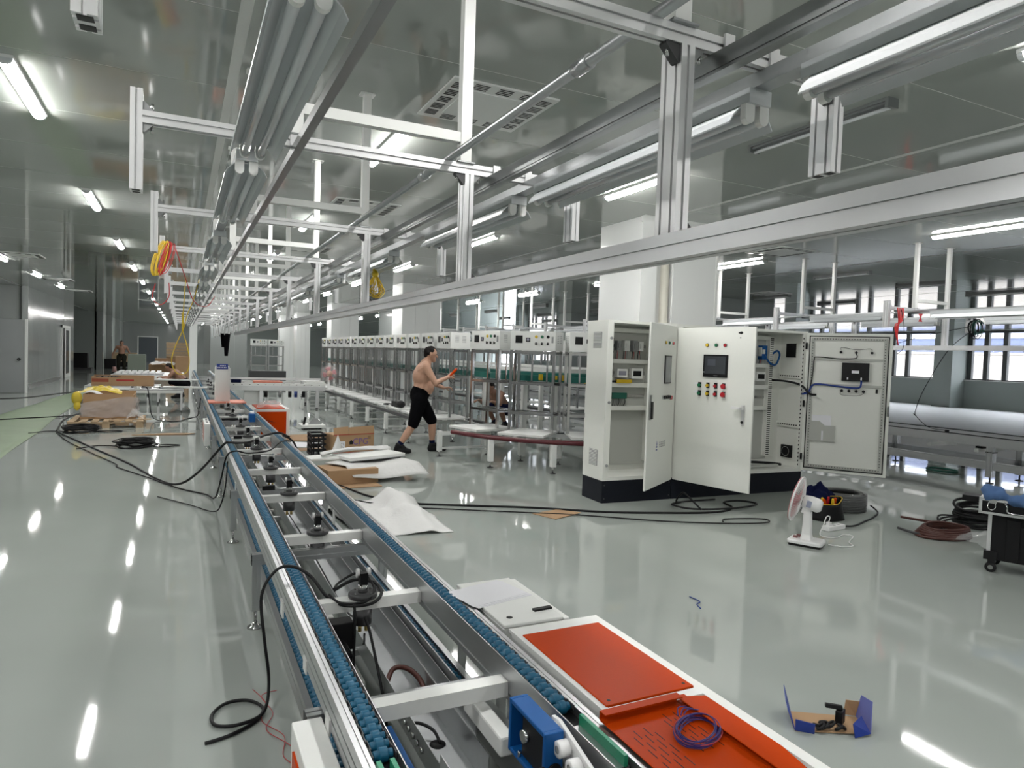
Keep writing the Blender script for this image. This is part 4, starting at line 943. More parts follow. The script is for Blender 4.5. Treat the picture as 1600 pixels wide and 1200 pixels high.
# stations : local frame, front face at y=0 looking towards -y, centre x=0
def station():
    t = thing('test_station', 'x', 'test station')
    W, D, zb, z0, z1 = 0.70, 0.36, 0.505, 1.685, 1.965
    bxx = G().box((-W/2, 0, z0), (W/2, D, z1)).build('control_box', WHITE, t, bevel=0.004)
    def fp(x0, z0_, x1, z1_, m, nm, d=0.006): return G().box((x0, -d, z0_), (x1, 0.0, z1_)).build(nm, m, bxx)
    fp(-0.27, 1.79, -0.16, 1.90, BLACK, 'display'); mt = fp(-0.105, 1.81, -0.04, 1.87, BLACK, 'meter'); G().box((-0.092, -0.0075, 1.825), (-0.053, -0.006, 1.86)).build('meter_face', DISPW, mt)
    for i, (x, m) in enumerate(((0.055, BTN_Y), (0.145, BTN_G), (0.235, BLACK))):
        G().cyl((x, -0.012, 1.885), (x, 0, 1.885), 0.022, n=12).build('indicator', m, bxx)
        G().cyl((x, -0.014, 1.785), (x, 0, 1.785), 0.02, n=12).build('switch', STEEL, bxx); G().box((x-0.005, -0.026, 1.765), (x+0.005, -0.012, 1.805)).build('switch_lever', BLACK, bxx)
    fp(0.29, 1.80, 0.315, 1.89, MGREY, 'handle', 0.012)
    for s in (-1, 1):
        for q in range(2):
            gg = G()
            for j in range(5): gg.box((s*(W/2), 0.08+0.13*q, 1.80+0.025*j), (s*(W/2+0.002), 0.15+0.13*q, 1.807+0.025*j))
            gg.build('vent_slots', GREYP, bxx)
    for x in (-W/2+0.02, W/2-0.02):
        for y in (0.02, D-0.02): G().box((x-0.02, y-0.02, zb), (x+0.02, y+0.02, z0)).build('leg', STEEL, t)
    for z in (0.76, 1.20, 1.655):
        for y in (0.02, D-0.02): G().box((-W/2+0.04, y-0.018, z-0.02), (W/2-0.04, y+0.018, z+0.02)).build('cross_rail', STEEL, t)
        if z < 1.6:
            for x in (-W/2+0.02, W/2-0.02): G().box((x-0.018, 0.04, z-0.02), (x+0.018, D-0.04, z+0.02)).build('side_rail', STEEL, t)
    for x in (-0.12, 0.12): G().box((x-0.012, D-0.03, 1.22), (x+0.012, D-0.01, 1.64)).build('rear_rod', STEEL, t)
    return t
def tplate():
    return single('pallet_plate', G().add([(-0.35, -0.40, 0.465), (0.35, -0.40, 0.465), (0.31, 0.36, 0.465), (-0.31, 0.36, 0.465), (-0.35, -0.40, 0.50), (0.35, -0.40, 0.50), (0.31, 0.36, 0.50), (-0.31, 0.36, 0.50)],
        [(0, 3, 2, 1), (4, 5, 6, 7), (0, 1, 5, 4), (1, 2, 6, 5), (2, 3, 7, 6), (3, 0, 4, 7)]), WHITE, 'x', 'plate', bevel=0.004)
ts = station(); tp = tplate(); n = 0
# physical order: near the cabinet first, then round to the left and down the straight row
spots = []
RF = 1.82
for a, nm in ((20, 'partly hidden by the open control cabinet'), (48, 'facing the camera at the front of the curve'), (76, 'second from the cabinet, on the curve')):
    s_, c_ = math.sin(rad(a)), math.cos(rad(a)); spots.append((LC[0]-RF*s_, LC[1]-RF*c_, -rad(a), 'steel test station %s' % nm))
for i in range(14): spots.append((LC[0]-RF, 11.25+0.855*i, -PI/2, '%s steel test station of the straight row, counted from the shirtless man' % ORD[i]))
for a in (-8, -40, -70):
    s_, c_ = math.sin(rad(a)), math.cos(rad(a)); spots.append((LC[0]-RF*s_, LC[1]-RF*c_, -rad(a), '%s steel test station hidden behind the control cabinets' % {-8: 'first', -40: 'second', -70: 'third'}[a]))
for i in range(2): spots.append((3.25+0.76*i, 33.5, 0, '%s steel test station seen far off beside the white booth' % ('left', 'right')[i]))
for i in range(7): spots.append((LC[0]+RF, 11.25+1.71*i, PI/2, '%s steel test station on the far side of the oval' % ORD[i]))
for i, (x, y, r, lab) in enumerate(spots):
    if i == 0:
        ts.location = (x, y, 0); ts.rotation_euler = (0, 0, r); ts['label'] = lab; ts['group'] = 'test stations of the oval'
        tp.location = (x, y, 0.465); tp.rotation_euler = (0, 0, r); tp['label'] = 'white pallet plate under the '+lab.replace('steel ', '').replace(', counted from the shirtless man', ' row').replace('test station of the straight row row', 'straight-row test station'); tp['group'] = 'pallet plates of the oval'
    else:
        copy_tree(ts, (x, y, 0), r, lab, 'test stations of the oval')
        if 'far off' not in lab: copy_tree(tp, (x, y, 0.465), r, 'white pallet plate under the '+lab.replace('steel ', '').replace(', counted from the shirtless man', ' row').replace('test station of the straight row row', 'straight-row test station'), 'pallet plates of the oval')
# the plate is cut so its origin sits at the station front
for o in [q for q in C.objects if q.name.startswith('pallet_plate')]:
    pass
# ================================================================ table fan
fa = thing('table_fan', 'white table fan with pink blades standing on the glossy floor', 'fan', rz=1e-6)
# local: blows towards -x, base centred
bs = G()
def rrect(w, d, r, z, n=5):
    out = []
    for cx_, cy_, a0 in ((w-r, d-r, 0), (-w+r, d-r, PI/2), (-w+r, -d+r, PI), (w-r, -d+r, 3*PI/2)):
        for k in range(n+1): a = a0+PI/2*k/n; out.append((cx_+r*math.cos(a), cy_+r*math.sin(a), z))
    return out
def loft(rings):
    g = G(); n = len(rings[0]); v = [p for r in rings for p in r]; f = []
    for i in range(len(rings)-1):
        for k in range(n): f.append((i*n+k, i*n+(k+1) % n, (i+1)*n+(k+1) % n, (i+1)*n+k))
    f += [tuple(reversed(range(n))), tuple((len(rings)-1)*n+k for k in range(n))]
    return g.add(v, f)
loft([rrect(0.135, 0.10, 0.02, 0.0), rrect(0.135, 0.10, 0.02, 0.022)]).build('base_foot', BLACK, fa)
loft([rrect(0.145, 0.11, 0.03, 0.022), rrect(0.145, 0.11, 0.03, 0.045), rrect(0.135, 0.10, 0.03, 0.055)]).build('base', FANW, fa, bevel=0.003)
loft([rrect(0.05, 0.055, 0.02, 0.055), rrect(0.04, 0.042, 0.02, 0.10), rrect(0.032, 0.034, 0.015, 0.30)]).build('stand', FANW, fa, bevel=0.003)
for x, y in ((-0.09, -0.02), (-0.075, 0.045)): G().box((x-0.018, y-0.014, 0.052), (x+0.018, y+0.014, 0.075)).build('speed_button', mat('dusty_pink_button', (0.20, 0.09, 0.09), 0.4), fa)
TI = Matrix.Translation((-0.01, 0, 0.385)) @ Matrix.Rotation(rad(12), 4, 'Y')     # head tilted
def hd(g, nm, m, par=None, **k): return gx(g, TI).build(nm, m, par or fa, **k)
hd(G().lathe([(0.01, 0.13), (0.045, 0.125), (0.062, 0.10), (0.065, 0.03), (0.055, -0.03), (0.01, -0.03)], axis='x', n=20), 'motor_housing', FANW)
hd(G().box((-0.02, -0.03, -0.10), (0.05, 0.03, -0.05)), 'neck_joint', FANW)
hd(G().box((0.01, -0.0665, -0.03), (0.05, -0.062, 0.03)), 'rating_label', mat('pale_blue_label', (0.35, 0.38, 0.5), 0.5))
RG = 0.20
def gprof(t, side):      # guard bowl
    r = RG*t; return r, (-0.085-0.045*math.cos(t*PI/2)*0.9 if side < 0 else -0.085+0.05*(1-t**2.2))
gd = G()
for i in range(56):
    a = 2*PI*i/56
    for sd in (-1, 1):
        gd.tube([(gprof(t, sd)[1], gprof(t, sd)[0]*math.cos(a), gprof(t, sd)[0]*math.sin(a)) for t in (0.22, 0.45, 0.68, 0.85, 0.95, 1.0)], 0.0016, 4, caps=False)
hd(gd, 'wire_guard', FANW, kind='stuff')
hd(G().tube([(-0.085, RG*math.cos(a), RG*math.sin(a)) for a in [2*PI*k/40 for k in range(40)]], 0.008, 8, closed=True), 'guard_rim', FANW)
hd(G().tube([(-0.098, RG*math.cos(a), RG*math.sin(a)) for a in [2*PI*k/40 for k in range(40)]], 0.003, 6, closed=True), 'guard_ring', PINK)
hd(G().lathe([(0.002, -0.132), (0.042, -0.130), (0.045, -0.122), (0.002, -0.12)], axis='x', n=18), 'guard_badge', PINK)
hd(G().lathe([(0.002, -0.115), (0.03, -0.11), (0.034, -0.07), (0.002, -0.065)], axis='x', n=14), 'blade_hub', PINK)
for b in range(3):
    a0 = b*2*PI/3+0.4
    def bl_(u, v): 
        r = 0.03+0.145*v; a = a0+(u-0.5)*(0.7+0.9*v)
        return (-0.09+0.035*(u-0.5), r*math.cos(a), r*math.sin(a))
    hd(G().grid(bl_, 8, 6), 'blade', PINK, solid=0.003)
fa.location = (5.045, 4.235, 0); fa.rotation_euler = (0, 0, rad(-62))
# extension strip, fan lead and its cable
es = thing('extension_socket', 'white extension socket strip lying behind the fan', 'socket strip', (5.78, 4.56, 0))
G().boxc((5.79, 4.55, 0.022), (0.27, 0.085, 0.044), rz=0.10).build('body', FANW, es, bevel=0.006)
for i in range(3): G().boxc((5.72+0.07*i, 4.545+0.007*i, 0.0448), (0.03, 0.03, 0.002), rz=0.1).build('socket', MGREY, es)
G().boxc((5.72, 4.55, 0.06), (0.035, 0.035, 0.04)).build('plug', FANW, es)
single('fan_lead', G().tube(spl([(5.72, 4.55, 0.085), (5.73, 4.55, 0.13), (5.62, 4.5, 0.15), (5.5, 4.43, 0.10), (5.4, 4.38, 0.02), (5.5, 4.3, 0.006), (5.68, 4.35, 0.006), (5.72, 4.28, 0.006), (5.5, 4.15, 0.006), (5.42, 4.05, 0.006), (5.30, 4.06, 0.006), (5.19, 4.12, 0.02)], 7), 0.005, 6), FANW, 'white power lead from the fan to the socket strip', 'cable')
single('socket_cable', G().tube(spl([(5.92, 4.57, 0.02), (6.1, 4.56, 0.01), (6.4, 4.66, 0.01), (6.65, 4.75, 0.01), (6.93, 4.90, 0.012), (6.97, 5.02, 0.06)], 7), 0.009, 6), RUBBER, 'black cable from the socket strip to the wrapped coil', 'cable')
# wrapped cable coil, tool bag, cloth
wcoil = thing('wrapped_coil', 'grey cable coil wrapped in clear film behind the fan', 'cable coil', (6.72, 5.2, 0))
for i in range(7):
    z = 0.02+0.026*i
    G().tube([(6.72+0.24*math.cos(a), 5.2+0.24*math.sin(a), z) for a in [2*PI*k/32 for k in range(32)]], 0.0155, 6, closed=True).build('cable_turn', DGREY, wcoil)
    if i in (0, 3, 6): G().tube([(6.72+0.20*math.cos(a), 5.2+0.20*math.sin(a), z) for a in [2*PI*k/32 for k in range(32)]], 0.016, 6, closed=True).build('cable_turn', DGREY, wcoil)
G().lathe([(0.17, 0.005), (0.262, 0.005), (0.264, 0.10), (0.26, 0.195), (0.225, 0.205), (0.17, 0.20)], (6.72, 5.2, 0), n=28).build('film_wrap', DWRAP, wcoil)
tb = thing('tool_bag', 'open black tool bag with yellow piping and orange handled tools behind the fan', 'bag', (6.13, 4.92, 0))
def bagf(u, v):
    a = 2*PI*u; r = 1+0.04*math.sin(5*a+3*v); zz = 0.17*v+(0.05*max(0, math.cos(a))*v)
    return (6.13+0.21*r*math.cos(a)*(1-0.12*v), 4.92+0.15*r*math.sin(a)*(1-0.2*v), zz)
G().grid(bagf, 28, 5).build('bag_shell', BLACK, tb, solid=0.006)
G().ball((6.13, 4.92, 0.03), (0.19, 0.13, 0.03)).build('bag_bottom', BLACK, tb)
G().tube([bagf(k/30, 1) for k in range(30)], 0.005, 5, closed=True).build('piping', BTN_Y, tb)
for i, (dx, dy, m) in enumerate(((-0.05, -0.03, ORANGE), (0.02, -0.05, BTN_Y), (0.07, -0.02, ORANGE), (-0.02, 0.03, BTN_Y), (0.05, 0.04, BTN_R))):
    G().tube([(6.13+dx, 4.92+dy, 0.05), (6.13+dx*1.3-0.03, 4.92+dy-0.03, 0.17), (6.13+dx*1.5-0.06, 4.92+dy-0.05, 0.225)], [0.012, 0.016, 0.012], 8).build('tool_handle', m, tb)
def crumple(cx, cy, z0, rx, ry, h, seed, nu=22, nv=16, dome=1.0):
    rr = random.Random(seed); ph = [rr.uniform(0, 6.3) for _ in range(6)]
    def fn(u, v):
        x, y = (u-0.5)*2, (v-0.5)*2; d = max(0, 1-(x*x+y*y)*0.55)
        w_ = math.sin(5.3*x+ph[0])*math.cos(4.1*y+ph[1])+0.6*math.sin(9*x+7*y+ph[2])+0.5*math.cos(11*y-6*x+ph[3])
        return (cx+rx*x*(1+0.12*math.sin(3*y+ph[4])), cy+ry*y*(1+0.15*math.sin(4*x+ph[5])), z0+h*(dome*d**1.5+0.17*w_*d+0.06*(w_+2)*(1 if d > 0 else 0.3))*0.75)
    return G().grid(fn, nu, nv)
single('work_jacket', crumple(6.22, 5.10, 0.15, 0.21, 0.14, 0.18, 4), NAVY, 'crumpled navy jacket draped over the tool bag', 'jacket', solid=0.006)
# black cables on the floor beside the cabinets
def cable(name, pts, r, m, lab, k=8): return single(name, G().tube(spl(pts, k), r, 6), m, lab, 'cable')
zc = 0.011
cable('floor_cable', [(1.10, 8.4, 0.56), (1.2, 8.25, 0.5), (1.3, 8.2, 0.25), (1.45, 8.2, 0.04), (1.69, 7.99, zc), (1.88, 7.3, zc), (2.2, 6.86, zc), (2.48, 6.68, zc), (3.33, 6.27, zc), (4.0, 5.85, zc), (4.6, 5.62, zc), (5.0, 5.5, zc), (5.3, 5.5, zc), (5.5, 5.62, zc), (5.6, 5.85, zc), (5.85, 5.85, zc), (5.9, 5.65, zc), (5.4, 5.5, zc+0.02), (4.95, 5.6, zc+0.02), (4.85, 5.85, zc+0.02), (5.1, 6.0, zc)], 0.011, RUBBER, 'thick black cable snaking from the conveyor to the control cabinets')
cable('floor_cable', [(1.65, 7.2, zc), (2.0, 6.75, zc), (2.6, 6.4, zc), (3.6, 5.85, zc), (4.3, 5.35, zc), (4.9, 5.05, zc), (5.3, 4.95, zc), (5.42, 5.05, zc), (5.25, 5.15, zc), (5.0, 5.2, zc), (4.9, 5.12, zc)], 0.007, RUBBER, 'thinner black cable curling in a loop before the control cabinets')
cable('floor_cable', [(5.0, 5.55, 0.03), (4.95, 5.7, 0.14), (4.93, 5.78, 0.17), (4.95, 5.9, 0.05), (5.2, 6.02, zc), (5.6, 6.0, zc)], 0.010, RUBBER, 'short black cable arch standing up before the double cabinet')
cable('overhead_cable', [(1.15, 8.25, 0.56), (1.05, 8.35, 0.60), (0.9, 8.3, 0.585), (0.7, 8.0, 0.55), (0.55, 7.7, 0.58), (0.46, 7.55, 0.605), (0.40, 7.6, 0.57), (0.2, 8.0, 0.25), (0.0, 8.3, 0.06), (-0.22, 8.9, zc), (-0.6, 10.2, zc), (-1.02, 11.4, zc), (-1.5, 12.8, zc), (-1.9, 14.0, zc), (-2.0, 14.8, zc), (-2.1, 16.4, zc), (-1.9, 18.5, zc)], 0.013, RUBBER, 'thick black cable crossing the conveyor and running up the left aisle')
cable('overhead_cable', [(1.12, 7.9, 0.56), (1.0, 7.75, 0.575), (0.85, 7.5, 0.52), (0.62, 7.2, 0.54), (0.49, 7.1, 0.58), (0.41, 7.1, 0.53), (0.37, 7.2, 0.3), (0.33, 7.5, 0.05), (0.25, 7.9, zc), (0.0, 8.3, zc), (-0.3, 9.0, zc), (-0.7, 9.9, zc), (-0.75, 10.2, zc), (-1.1, 11.2, zc), (-1.6, 12.7, zc), (-1.95, 14.1, zc)], 0.008, RUBBER, 'thin black cable crossing the conveyor below the thick one')
cable('loose_cable', [(0.105, 2.905, 0.009), (0.2, 2.93, 0.009), (0.30, 3.0, 0.009), (0.345, 3.1, 0.009), (0.29, 3.19, 0.012), (0.2, 3.2, 0.012), (0.14, 3.12, 0.012), (0.15, 3.02, 0.014), (0.24, 2.98, 0.02), (0.34, 3.03, 0.03), (0.37, 3.13, 0.12), (0.35, 3.15, 0.3), (0.34, 3.2, 0.48), (0.40, 3.22, 0.58), (0.47, 3.2, 0.60), (0.54, 3.13, 0.57), (0.60, 3.02, 0.50), (0.66, 2.92, 0.49), (0.76, 2.88, 0.50), (0.82, 2.94, 0.52), (0.81, 3.03, 0.54), (0.72, 3.05, 0.555), (0.62, 2.99, 0.54)], 0.0075, RUBBER, 'loose black cable drooping over the left rail to a loop on the floor', 7)
cable('loose_cable', [(0.62, 2.99, 0.545), (0.66, 3.06, 0.55), (0.76, 3.1, 0.57), (0.8, 2.99, 0.53), (0.74, 2.9, 0.505), (0.64, 2.93, 0.50), (0.60, 3.0, 0.52)], 0.006, RUBBER, 'black cable loop lying round the nearest stopper')
cable('loose_cable', [(0.69, 2.9, 0.5), (0.69, 2.885, 0.42), (0.685, 2.87, 0.2), (0.67, 2.8, 0.05), (0.6, 2.75, 0.01), (0.55, 2.85, 0.008)], 0.006, RUBBER, 'black cable hanging straight down from the nearest stopper')
cable('loose_cable', [(0.73, 2.87, 0.45), (0.75, 2.82, 0.36), (0.77, 2.65, 0.12), (0.74, 2.55, 0.012), (0.7, 2.5, 0.008)], 0.006, RUBBER, 'black cable sloping down from the nearest stopper cylinder')
cable('rail_cable', [(0.42, 7.1, 0.48), (0.395, 6.9, 0.3), (0.36, 6.9, 0.12), (0.3, 7.0, 0.02), (0.1, 7.4, zc), (-0.2, 7.9, zc)], 0.006, RUBBER, 'thin black lead dropping from the left rail to the floor')
for i, pts in enumerate(([(0.32, 3.3, 0.006), (0.36, 3.15, 0.006), (0.33, 3.0, 0.006), (0.4, 2.85, 0.006), (0.38, 2.7, 0.006), (0.43, 2.6, 0.006)], [(0.42, 3.25, 0.006), (0.35, 3.22, 0.006), (0.38, 3.05, 0.006), (0.34, 2.92, 0.006), (0.42, 2.75, 0.006), (0.44, 2.55, 0.006)])):
    cable('thin_wire', pts, 0.0018, WIRER, ['thin red wire squiggle on the floor by the orange drive box', 'second thin red wire crossing it by the orange drive box'][i])
# red-brown hose coil, black coil, plastic bag
hc = thing('hose_coil', 'red-brown hose coil lying on the floor at right', 'hose coil', (6.62, 4.02, 0))
for i in range(6):
    rr = 0.27-0.012*i
    G().tube([(6.66+rr*1.1*math.cos(a)+0.01*i, 4.02+rr*0.75*math.sin(a), 0.014+0.014*i+0.006*math.sin(2*a+i)) for a in [2*PI*k/30 for k in range(30)]], 0.013, 6, closed=True).build('hose_turn', BROWNH, hc)
G().tube(spl([(6.40, 4.30, 0.03), (6.37, 4.18, 0.03), (6.42, 4.0, 0.02), (6.55, 3.85, 0.02)], 6), 0.014, 6).build('hose_end', DGREY, hc)
G().tube(spl([(6.55, 4.38, 0.11), (6.7, 4.25, 0.09), (6.95, 4.1, 0.06)], 6), 0.013, 6).build('hose_end', BROWNH, hc)
bcoil = thing('cable_coil', 'thick black cable coil leaning behind the black tool case', 'cable coil', (7.5, 4.2, 0))
for i in range(9):
    rr = 0.30-0.012*(i % 4)
    G().tube([(7.53+rr*math.cos(a), 4.15+rr*0.8*math.sin(a), 0.02+0.026*i+0.05*math.cos(a)*(i/9)+0.01*math.sin(3*a+i)) for a in [2*PI*k/30 for k in range(30)]], 0.014, 6, closed=True).build('cable_turn', RUBBER, bcoil)
for q in range(3): G().tube(spl([(7.23, 4.2+0.02*q, 0.10), (7.0, 4.22+0.03*q, 0.07+0.02*q), (6.85, 4.2-0.03*q, 0.02), (6.95, 4.12, 0.015)], 5), 0.010, 6).build('cable_end', RUBBER, bcoil)
single('plastic_bag', crumple(6.78, 3.70, 0.012, 0.27, 0.16, 0.10, 9, 30, 22), PLASTIC, 'crumpled clear plastic bag in front of the hose coil', 'plastic bag')
# rolling tool case, partly out of frame
tc_ = thing('tool_case', 'black rolling tool case with aluminium edges at the right border', 'tool case', rz=1e-6)
G().box((0, 0, 0.10), (0.62, 0.34, 0.46)).build('body', BLACK, tc_, bevel=0.006)
for x in (0.12, 0.30, 0.46): G().box((x, -0.018, 0.11), (x+0.09, 0, 0.44)).build('rib', BLACK, tc_, bevel=0.005)
G().box((0.21, -0.016, 0.36), (0.46, -0.002, 0.385)).build('rib_bar', BLACK, tc_)
for x in (0.0, 0.60): G().box((x-0.004, -0.006, 0.10), (x+0.022, 0.012, 0.46)).build('edge_strip', ALUW, tc_)
G().box((-0.02, -0.02, 0.10), (0.07, 0.03, 0.17)).build('corner_guard', BLACK, tc_)
tr_ = G().box((-0.06, -0.05, 0.475), (0.66, 0.36, 0.58)).build('tray', BLACK, tc_, bevel=0.006)
G().box((-0.065, -0.056, 0.47), (0.665, -0.035, 0.488)).build('tray_trim', ALUW, tr_); G().box((-0.066, -0.056, 0.47), (-0.045, -0.035, 0.60)).build('tray_trim', ALUW, tr_); G().box((-0.065, -0.056, 0.575), (0.2, -0.035, 0.592)).build('tray_trim', ALUW, tr_); G().box((-0.066, -0.05, 0.575), (-0.045, 0.36, 0.592)).build('tray_trim', ALUW, tr_)
G().box((-0.20, 0.10, 0.53), (-0.06, 0.25, 0.575)).build('handle_block', BLACK, tc_)
G().tube(spl([(0.0, -0.058, 0.57), (-0.005, -0.075, 0.53), (0.02, -0.078, 0.51), (0.045, -0.075, 0.53), (0.04, -0.058, 0.57)], 5), 0.004, 6).build('latch_loop', STEEL, tc_)
G().box((0.0, -0.062, 0.56), (0.05, -0.05, 0.592)).build('latch', STEEL, tc_)
G().tube(spl([(0.10, -0.06, 0.575), (0.12, -0.075, 0.55), (0.125, -0.075, 0.51), (0.16, -0.075, 0.50), (0.34, -0.075, 0.50)], 5), 0.007, 6).build('carry_handle', STEEL, tc_)
for x, y in ((0.03, 0.0), (0.03, 0.30), (0.58, 0.0), (0.58, 0.30)):
    wh = G().lathe([(0.012, -0.014), (0.036, -0.014), (0.04, -0.009), (0.04, 0.009), (0.036, 0.014), (0.012, 0.014)], (x, y, 0.04), 'y', 18).build('caster', RUBBER, tc_)
    G().cyl((x, y-0.016, 0.04), (x, y+0.016, 0.04), 0.018, n=10).build('caster_hub', STEEL, wh); G().box((x-0.02, y-0.02, 0.075), (x+0.03, y+0.02, 0.10)).build('caster_bracket', BLACK, wh)
tc_.location = (5.84, 3.17, 0); tc_.rotation_euler = (0, 0, rad(-67))
def loc_pt(dx, dy): c_, s_ = math.cos(rad(-67)), math.sin(rad(-67)); return (5.84+dx*c_-dy*s_, 3.17+dx*s_+dy*c_)
pts_ = []; rs_ = []
for k in range(40):
    q = k/39; dx = -0.05+0.62*q; lp_ = loc_pt(dx, -0.045+0.02*math.sin(9*q)); pts_.append((lp_[0], lp_[1], 0.635-0.05*q+0.012*math.sin(13*q))); rs_.append((0.045+0.014*math.sin(17*q)+0.008*math.sin(41*q))*(0.5 if k in (0, 39) else 1))
jk = G().tube(pts_, rs_, 16)
jk.v = [(x+0.006*math.sin(70*z+40*y), y+0.006*math.sin(90*x+60*z), z+0.008*math.sin(60*x+35*y)) for x, y, z in jk.v]
for dx, rr_ in ((0.30, 0.07), (0.48, 0.08)):
    lp_ = loc_pt(dx, -0.075); jk.ball((lp_[0], lp_[1], 0.55), (rr_*0.8, rr_*0.6, rr_*1.1), 14, 10)
single('work_cloth', jk, CLOTHB, 'rolled blue work cloth lying over the edge of the tool case', 'cloth')
p = loc_pt(0.45, 0.14)
single('black_pouch', crumple(p[0], p[1], 0.585, 0.12, 0.12, 0.12, 21), BLKC, 'black fabric pouch on top of the tool case', 'pouch', solid=0.005)
# small torn carton with screws
bc = thing('torn_carton', 'small torn blue carton lying open on the floor', 'carton', rz=1e-6)
G().add([(-0.16, -0.05, 0.004), (0.16, -0.06, 0.012), (0.17, 0.10, 0.003), (-0.13, 0.12, 0.003), (-0.16, -0.05, 0.001), (0.16, -0.06, 0.009), (0.17, 0.10, 0.0), (-0.13, 0.12, 0.0)], [(0, 1, 2, 3), (7, 6, 5, 4), (0, 4, 5, 1), (1, 5, 6, 2), (2, 6, 7, 3), (3, 7, 4, 0)]).build('bottom', CARD, bc)
def flap(pts, nm, m): G().add(pts, [tuple(range(len(pts)))]).build(nm, m, bc, solid=0.003)
flap([(-0.16, -0.05, 0.006), (-0.13, 0.12, 0.006), (-0.15, 0.13, 0.12), (-0.18, 0.02, 0.10)], 'flap', LBLUE)
flap([(-0.16, -0.05, 0.006), (-0.085, -0.07, 0.004), (-0.09, -0.085, 0.055), (-0.165, -0.06, 0.06)], 'flap', LBLUE)
flap([(0.16, -0.06, 0.012), (0.17, 0.10, 0.006), (0.185, 0.09, 0.11), (0.185, -0.01, 0.13)], 'flap', mat('pale_blue_print', (0.12, 0.14, 0.42), 0.5))
flap([(0.16, -0.06, 0.012), (0.08, -0.09, 0.006), (0.075, -0.075, 0.06), (0.13, -0.03, 0.075)], 'flap', LBLUE)
flap([(0.17, 0.10, 0.006), (0.12, 0.115, 0.006), (0.13, 0.12, 0.07), (0.18, 0.09, 0.08)], 'flap', CARD)
bc.location = (2.60, 2.02, 0); bc.rotation_euler = (0, 0, rad(-28))
def bcp(x, y): c_, s_ = math.cos(rad(-28)), math.sin(rad(-28)); return (2.60+x*c_-y*s_, 2.02+x*s_+y*c_)
for i, (x, y) in enumerate(((-0.06, -0.03), (-0.03, -0.045), (0.0, -0.03), (-0.02, 0.0), (0.03, -0.05), (-0.05, -0.05), (0.05, -0.03))):
    q = bcp(x, y); a = R_.uniform(0, 6.28); gg = G().tube([(q[0]+0.018*math.cos(t), q[1]+0.012*math.sin(t), 0.022+0.004*(i % 3)+0.01*math.sin(t+a)) for t in [2*PI*k/10 for k in range(10)]], 0.0065, 5, closed=True)
    single('cable_clip', gg, BLACK, 'small black clip heaped in the torn blue carton', 'clip', 'clips in the torn carton')
q = bcp(0.06, 0.015)
single('pipe_clamp', G().boxc((q[0], q[1], 0.045), (0.05, 0.03, 0.06), 0.4).boxc((q[0]-0.02, q[1]+0.02, 0.085), (0.07, 0.025, 0.018), 2.4, 0.2), BLACK, 'larger black clamp standing in the torn blue carton', 'clamp', bevel=0.003)
# cardboard scraps, white sheet, panels
single('cardboard_sheet', G().add([(3.23, 6.05, 0.002), (3.56, 6.13, 0.002), (3.72, 5.9, 0.012), (3.34, 5.76, 0.002), (3.23, 6.05, 0.006), (3.56, 6.13, 0.006), (3.72, 5.9, 0.016), (3.34, 5.76, 0.006)], [(3, 2, 1, 0), (4, 5, 6, 7), (0, 1, 5, 4), (1, 2, 6, 5), (2, 3, 7, 6), (3, 0, 4, 7)]), CARD, 'small flat cardboard piece lying on the floor before the cabinets', 'cardboard')
def sheetf(u, v):
    x = 1.30+0.92*u+0.12*v*(1-u); y = 7.05-1.35*v+0.15*u*(1-v)-0.35*u*v*0.2
    h = 0.012+0.012*math.sin(9*u+2*v)+0.15*math.exp(-((u-0.80)**2)/0.02)*max(0, 1-v*0.9)*(0.4+0.6*math.sin(2.6*(1-v)))+0.05*math.exp(-((v-0.55+0.3*u)**2)/0.006)*u+0.007*math.sin(26*u+17*v)*math.sin(9*v-5*u)+0.03*math.exp(-((v-0.25-0.4*u)**2)/0.003)
    return (x, y, max(0.004, h))
single('foam_sheet', G().grid(sheetf, 30, 24), FOAM, 'crumpled white foam sheet lying beside the conveyor', 'foam sheet', solid=0.003)
# pile: panels, foam and cardboard
pc = thing('flattened_carton', 'flattened brown carton at the bottom of the panel pile', 'carton', (2.0, 8.4, 0))
G().boxc((1.85, 8.3, 0.09), (0.62, 0.45, 0.17), 0.12).build('box', CARD, pc); G().boxc((1.88, 7.98, 0.006), (0.55, 0.30, 0.006), 0.05).build('flap', CARD, pc)
single('foam_wrap', G().grid(lambda u, v: (1.62+0.95*u+0.25*v, 8.55-0.50*v+0.35*u*(1-v), 0.19+0.015*math.sin(7*u+2*v)-0.14*max(0, v-0.72)*3.0), 20, 14), FOAM, 'white foam wrap draped over the flattened carton', 'foam sheet', solid=0.006)
single('foam_wrap', G().grid(lambda u, v: (2.1+0.52*u+0.08*v, 8.28+0.30*v+0.25*u, 0.035+0.10*(1-u)*math.sin(PI*v)+0.01*math.sin(16*v)), 16, 18), FOAM, 'rippled white foam wrap fanned out at the right of the panel pile', 'foam sheet', solid=0.006)
wpn = thing('folded_sheet', 'white folded steel panel on top of the panel pile', 'panel', (2.25, 8.75, 0.2))
gP = G().boxc((2.22, 8.72, 0.245), (0.85, 0.42, 0.04), 0.35); gP.build('face', WHITE, wpn, bevel=0.004)
G().boxc((2.24, 8.73, 0.222), (0.84, 0.42, 0.006), 0.35).build('rear_flange', GALV, wpn)
single('folded_sheet', G().boxc((1.75, 8.75, 0.235), (0.7, 0.3, 0.025), 0.25), WHITE, 'second white steel panel half under the foam strip', 'panel', bevel=0.003)
single('foam_strip', G().grid(lambda u, v: (1.60+1.0*u, 8.62+0.16*v+0.42*u, 0.275+0.035*math.sin(PI*u)+0.02*math.sin(9*v+5*u)), 16, 6), FOAM, 'twisted white foam strip lying across the steel panels', 'foam sheet', solid=0.006)
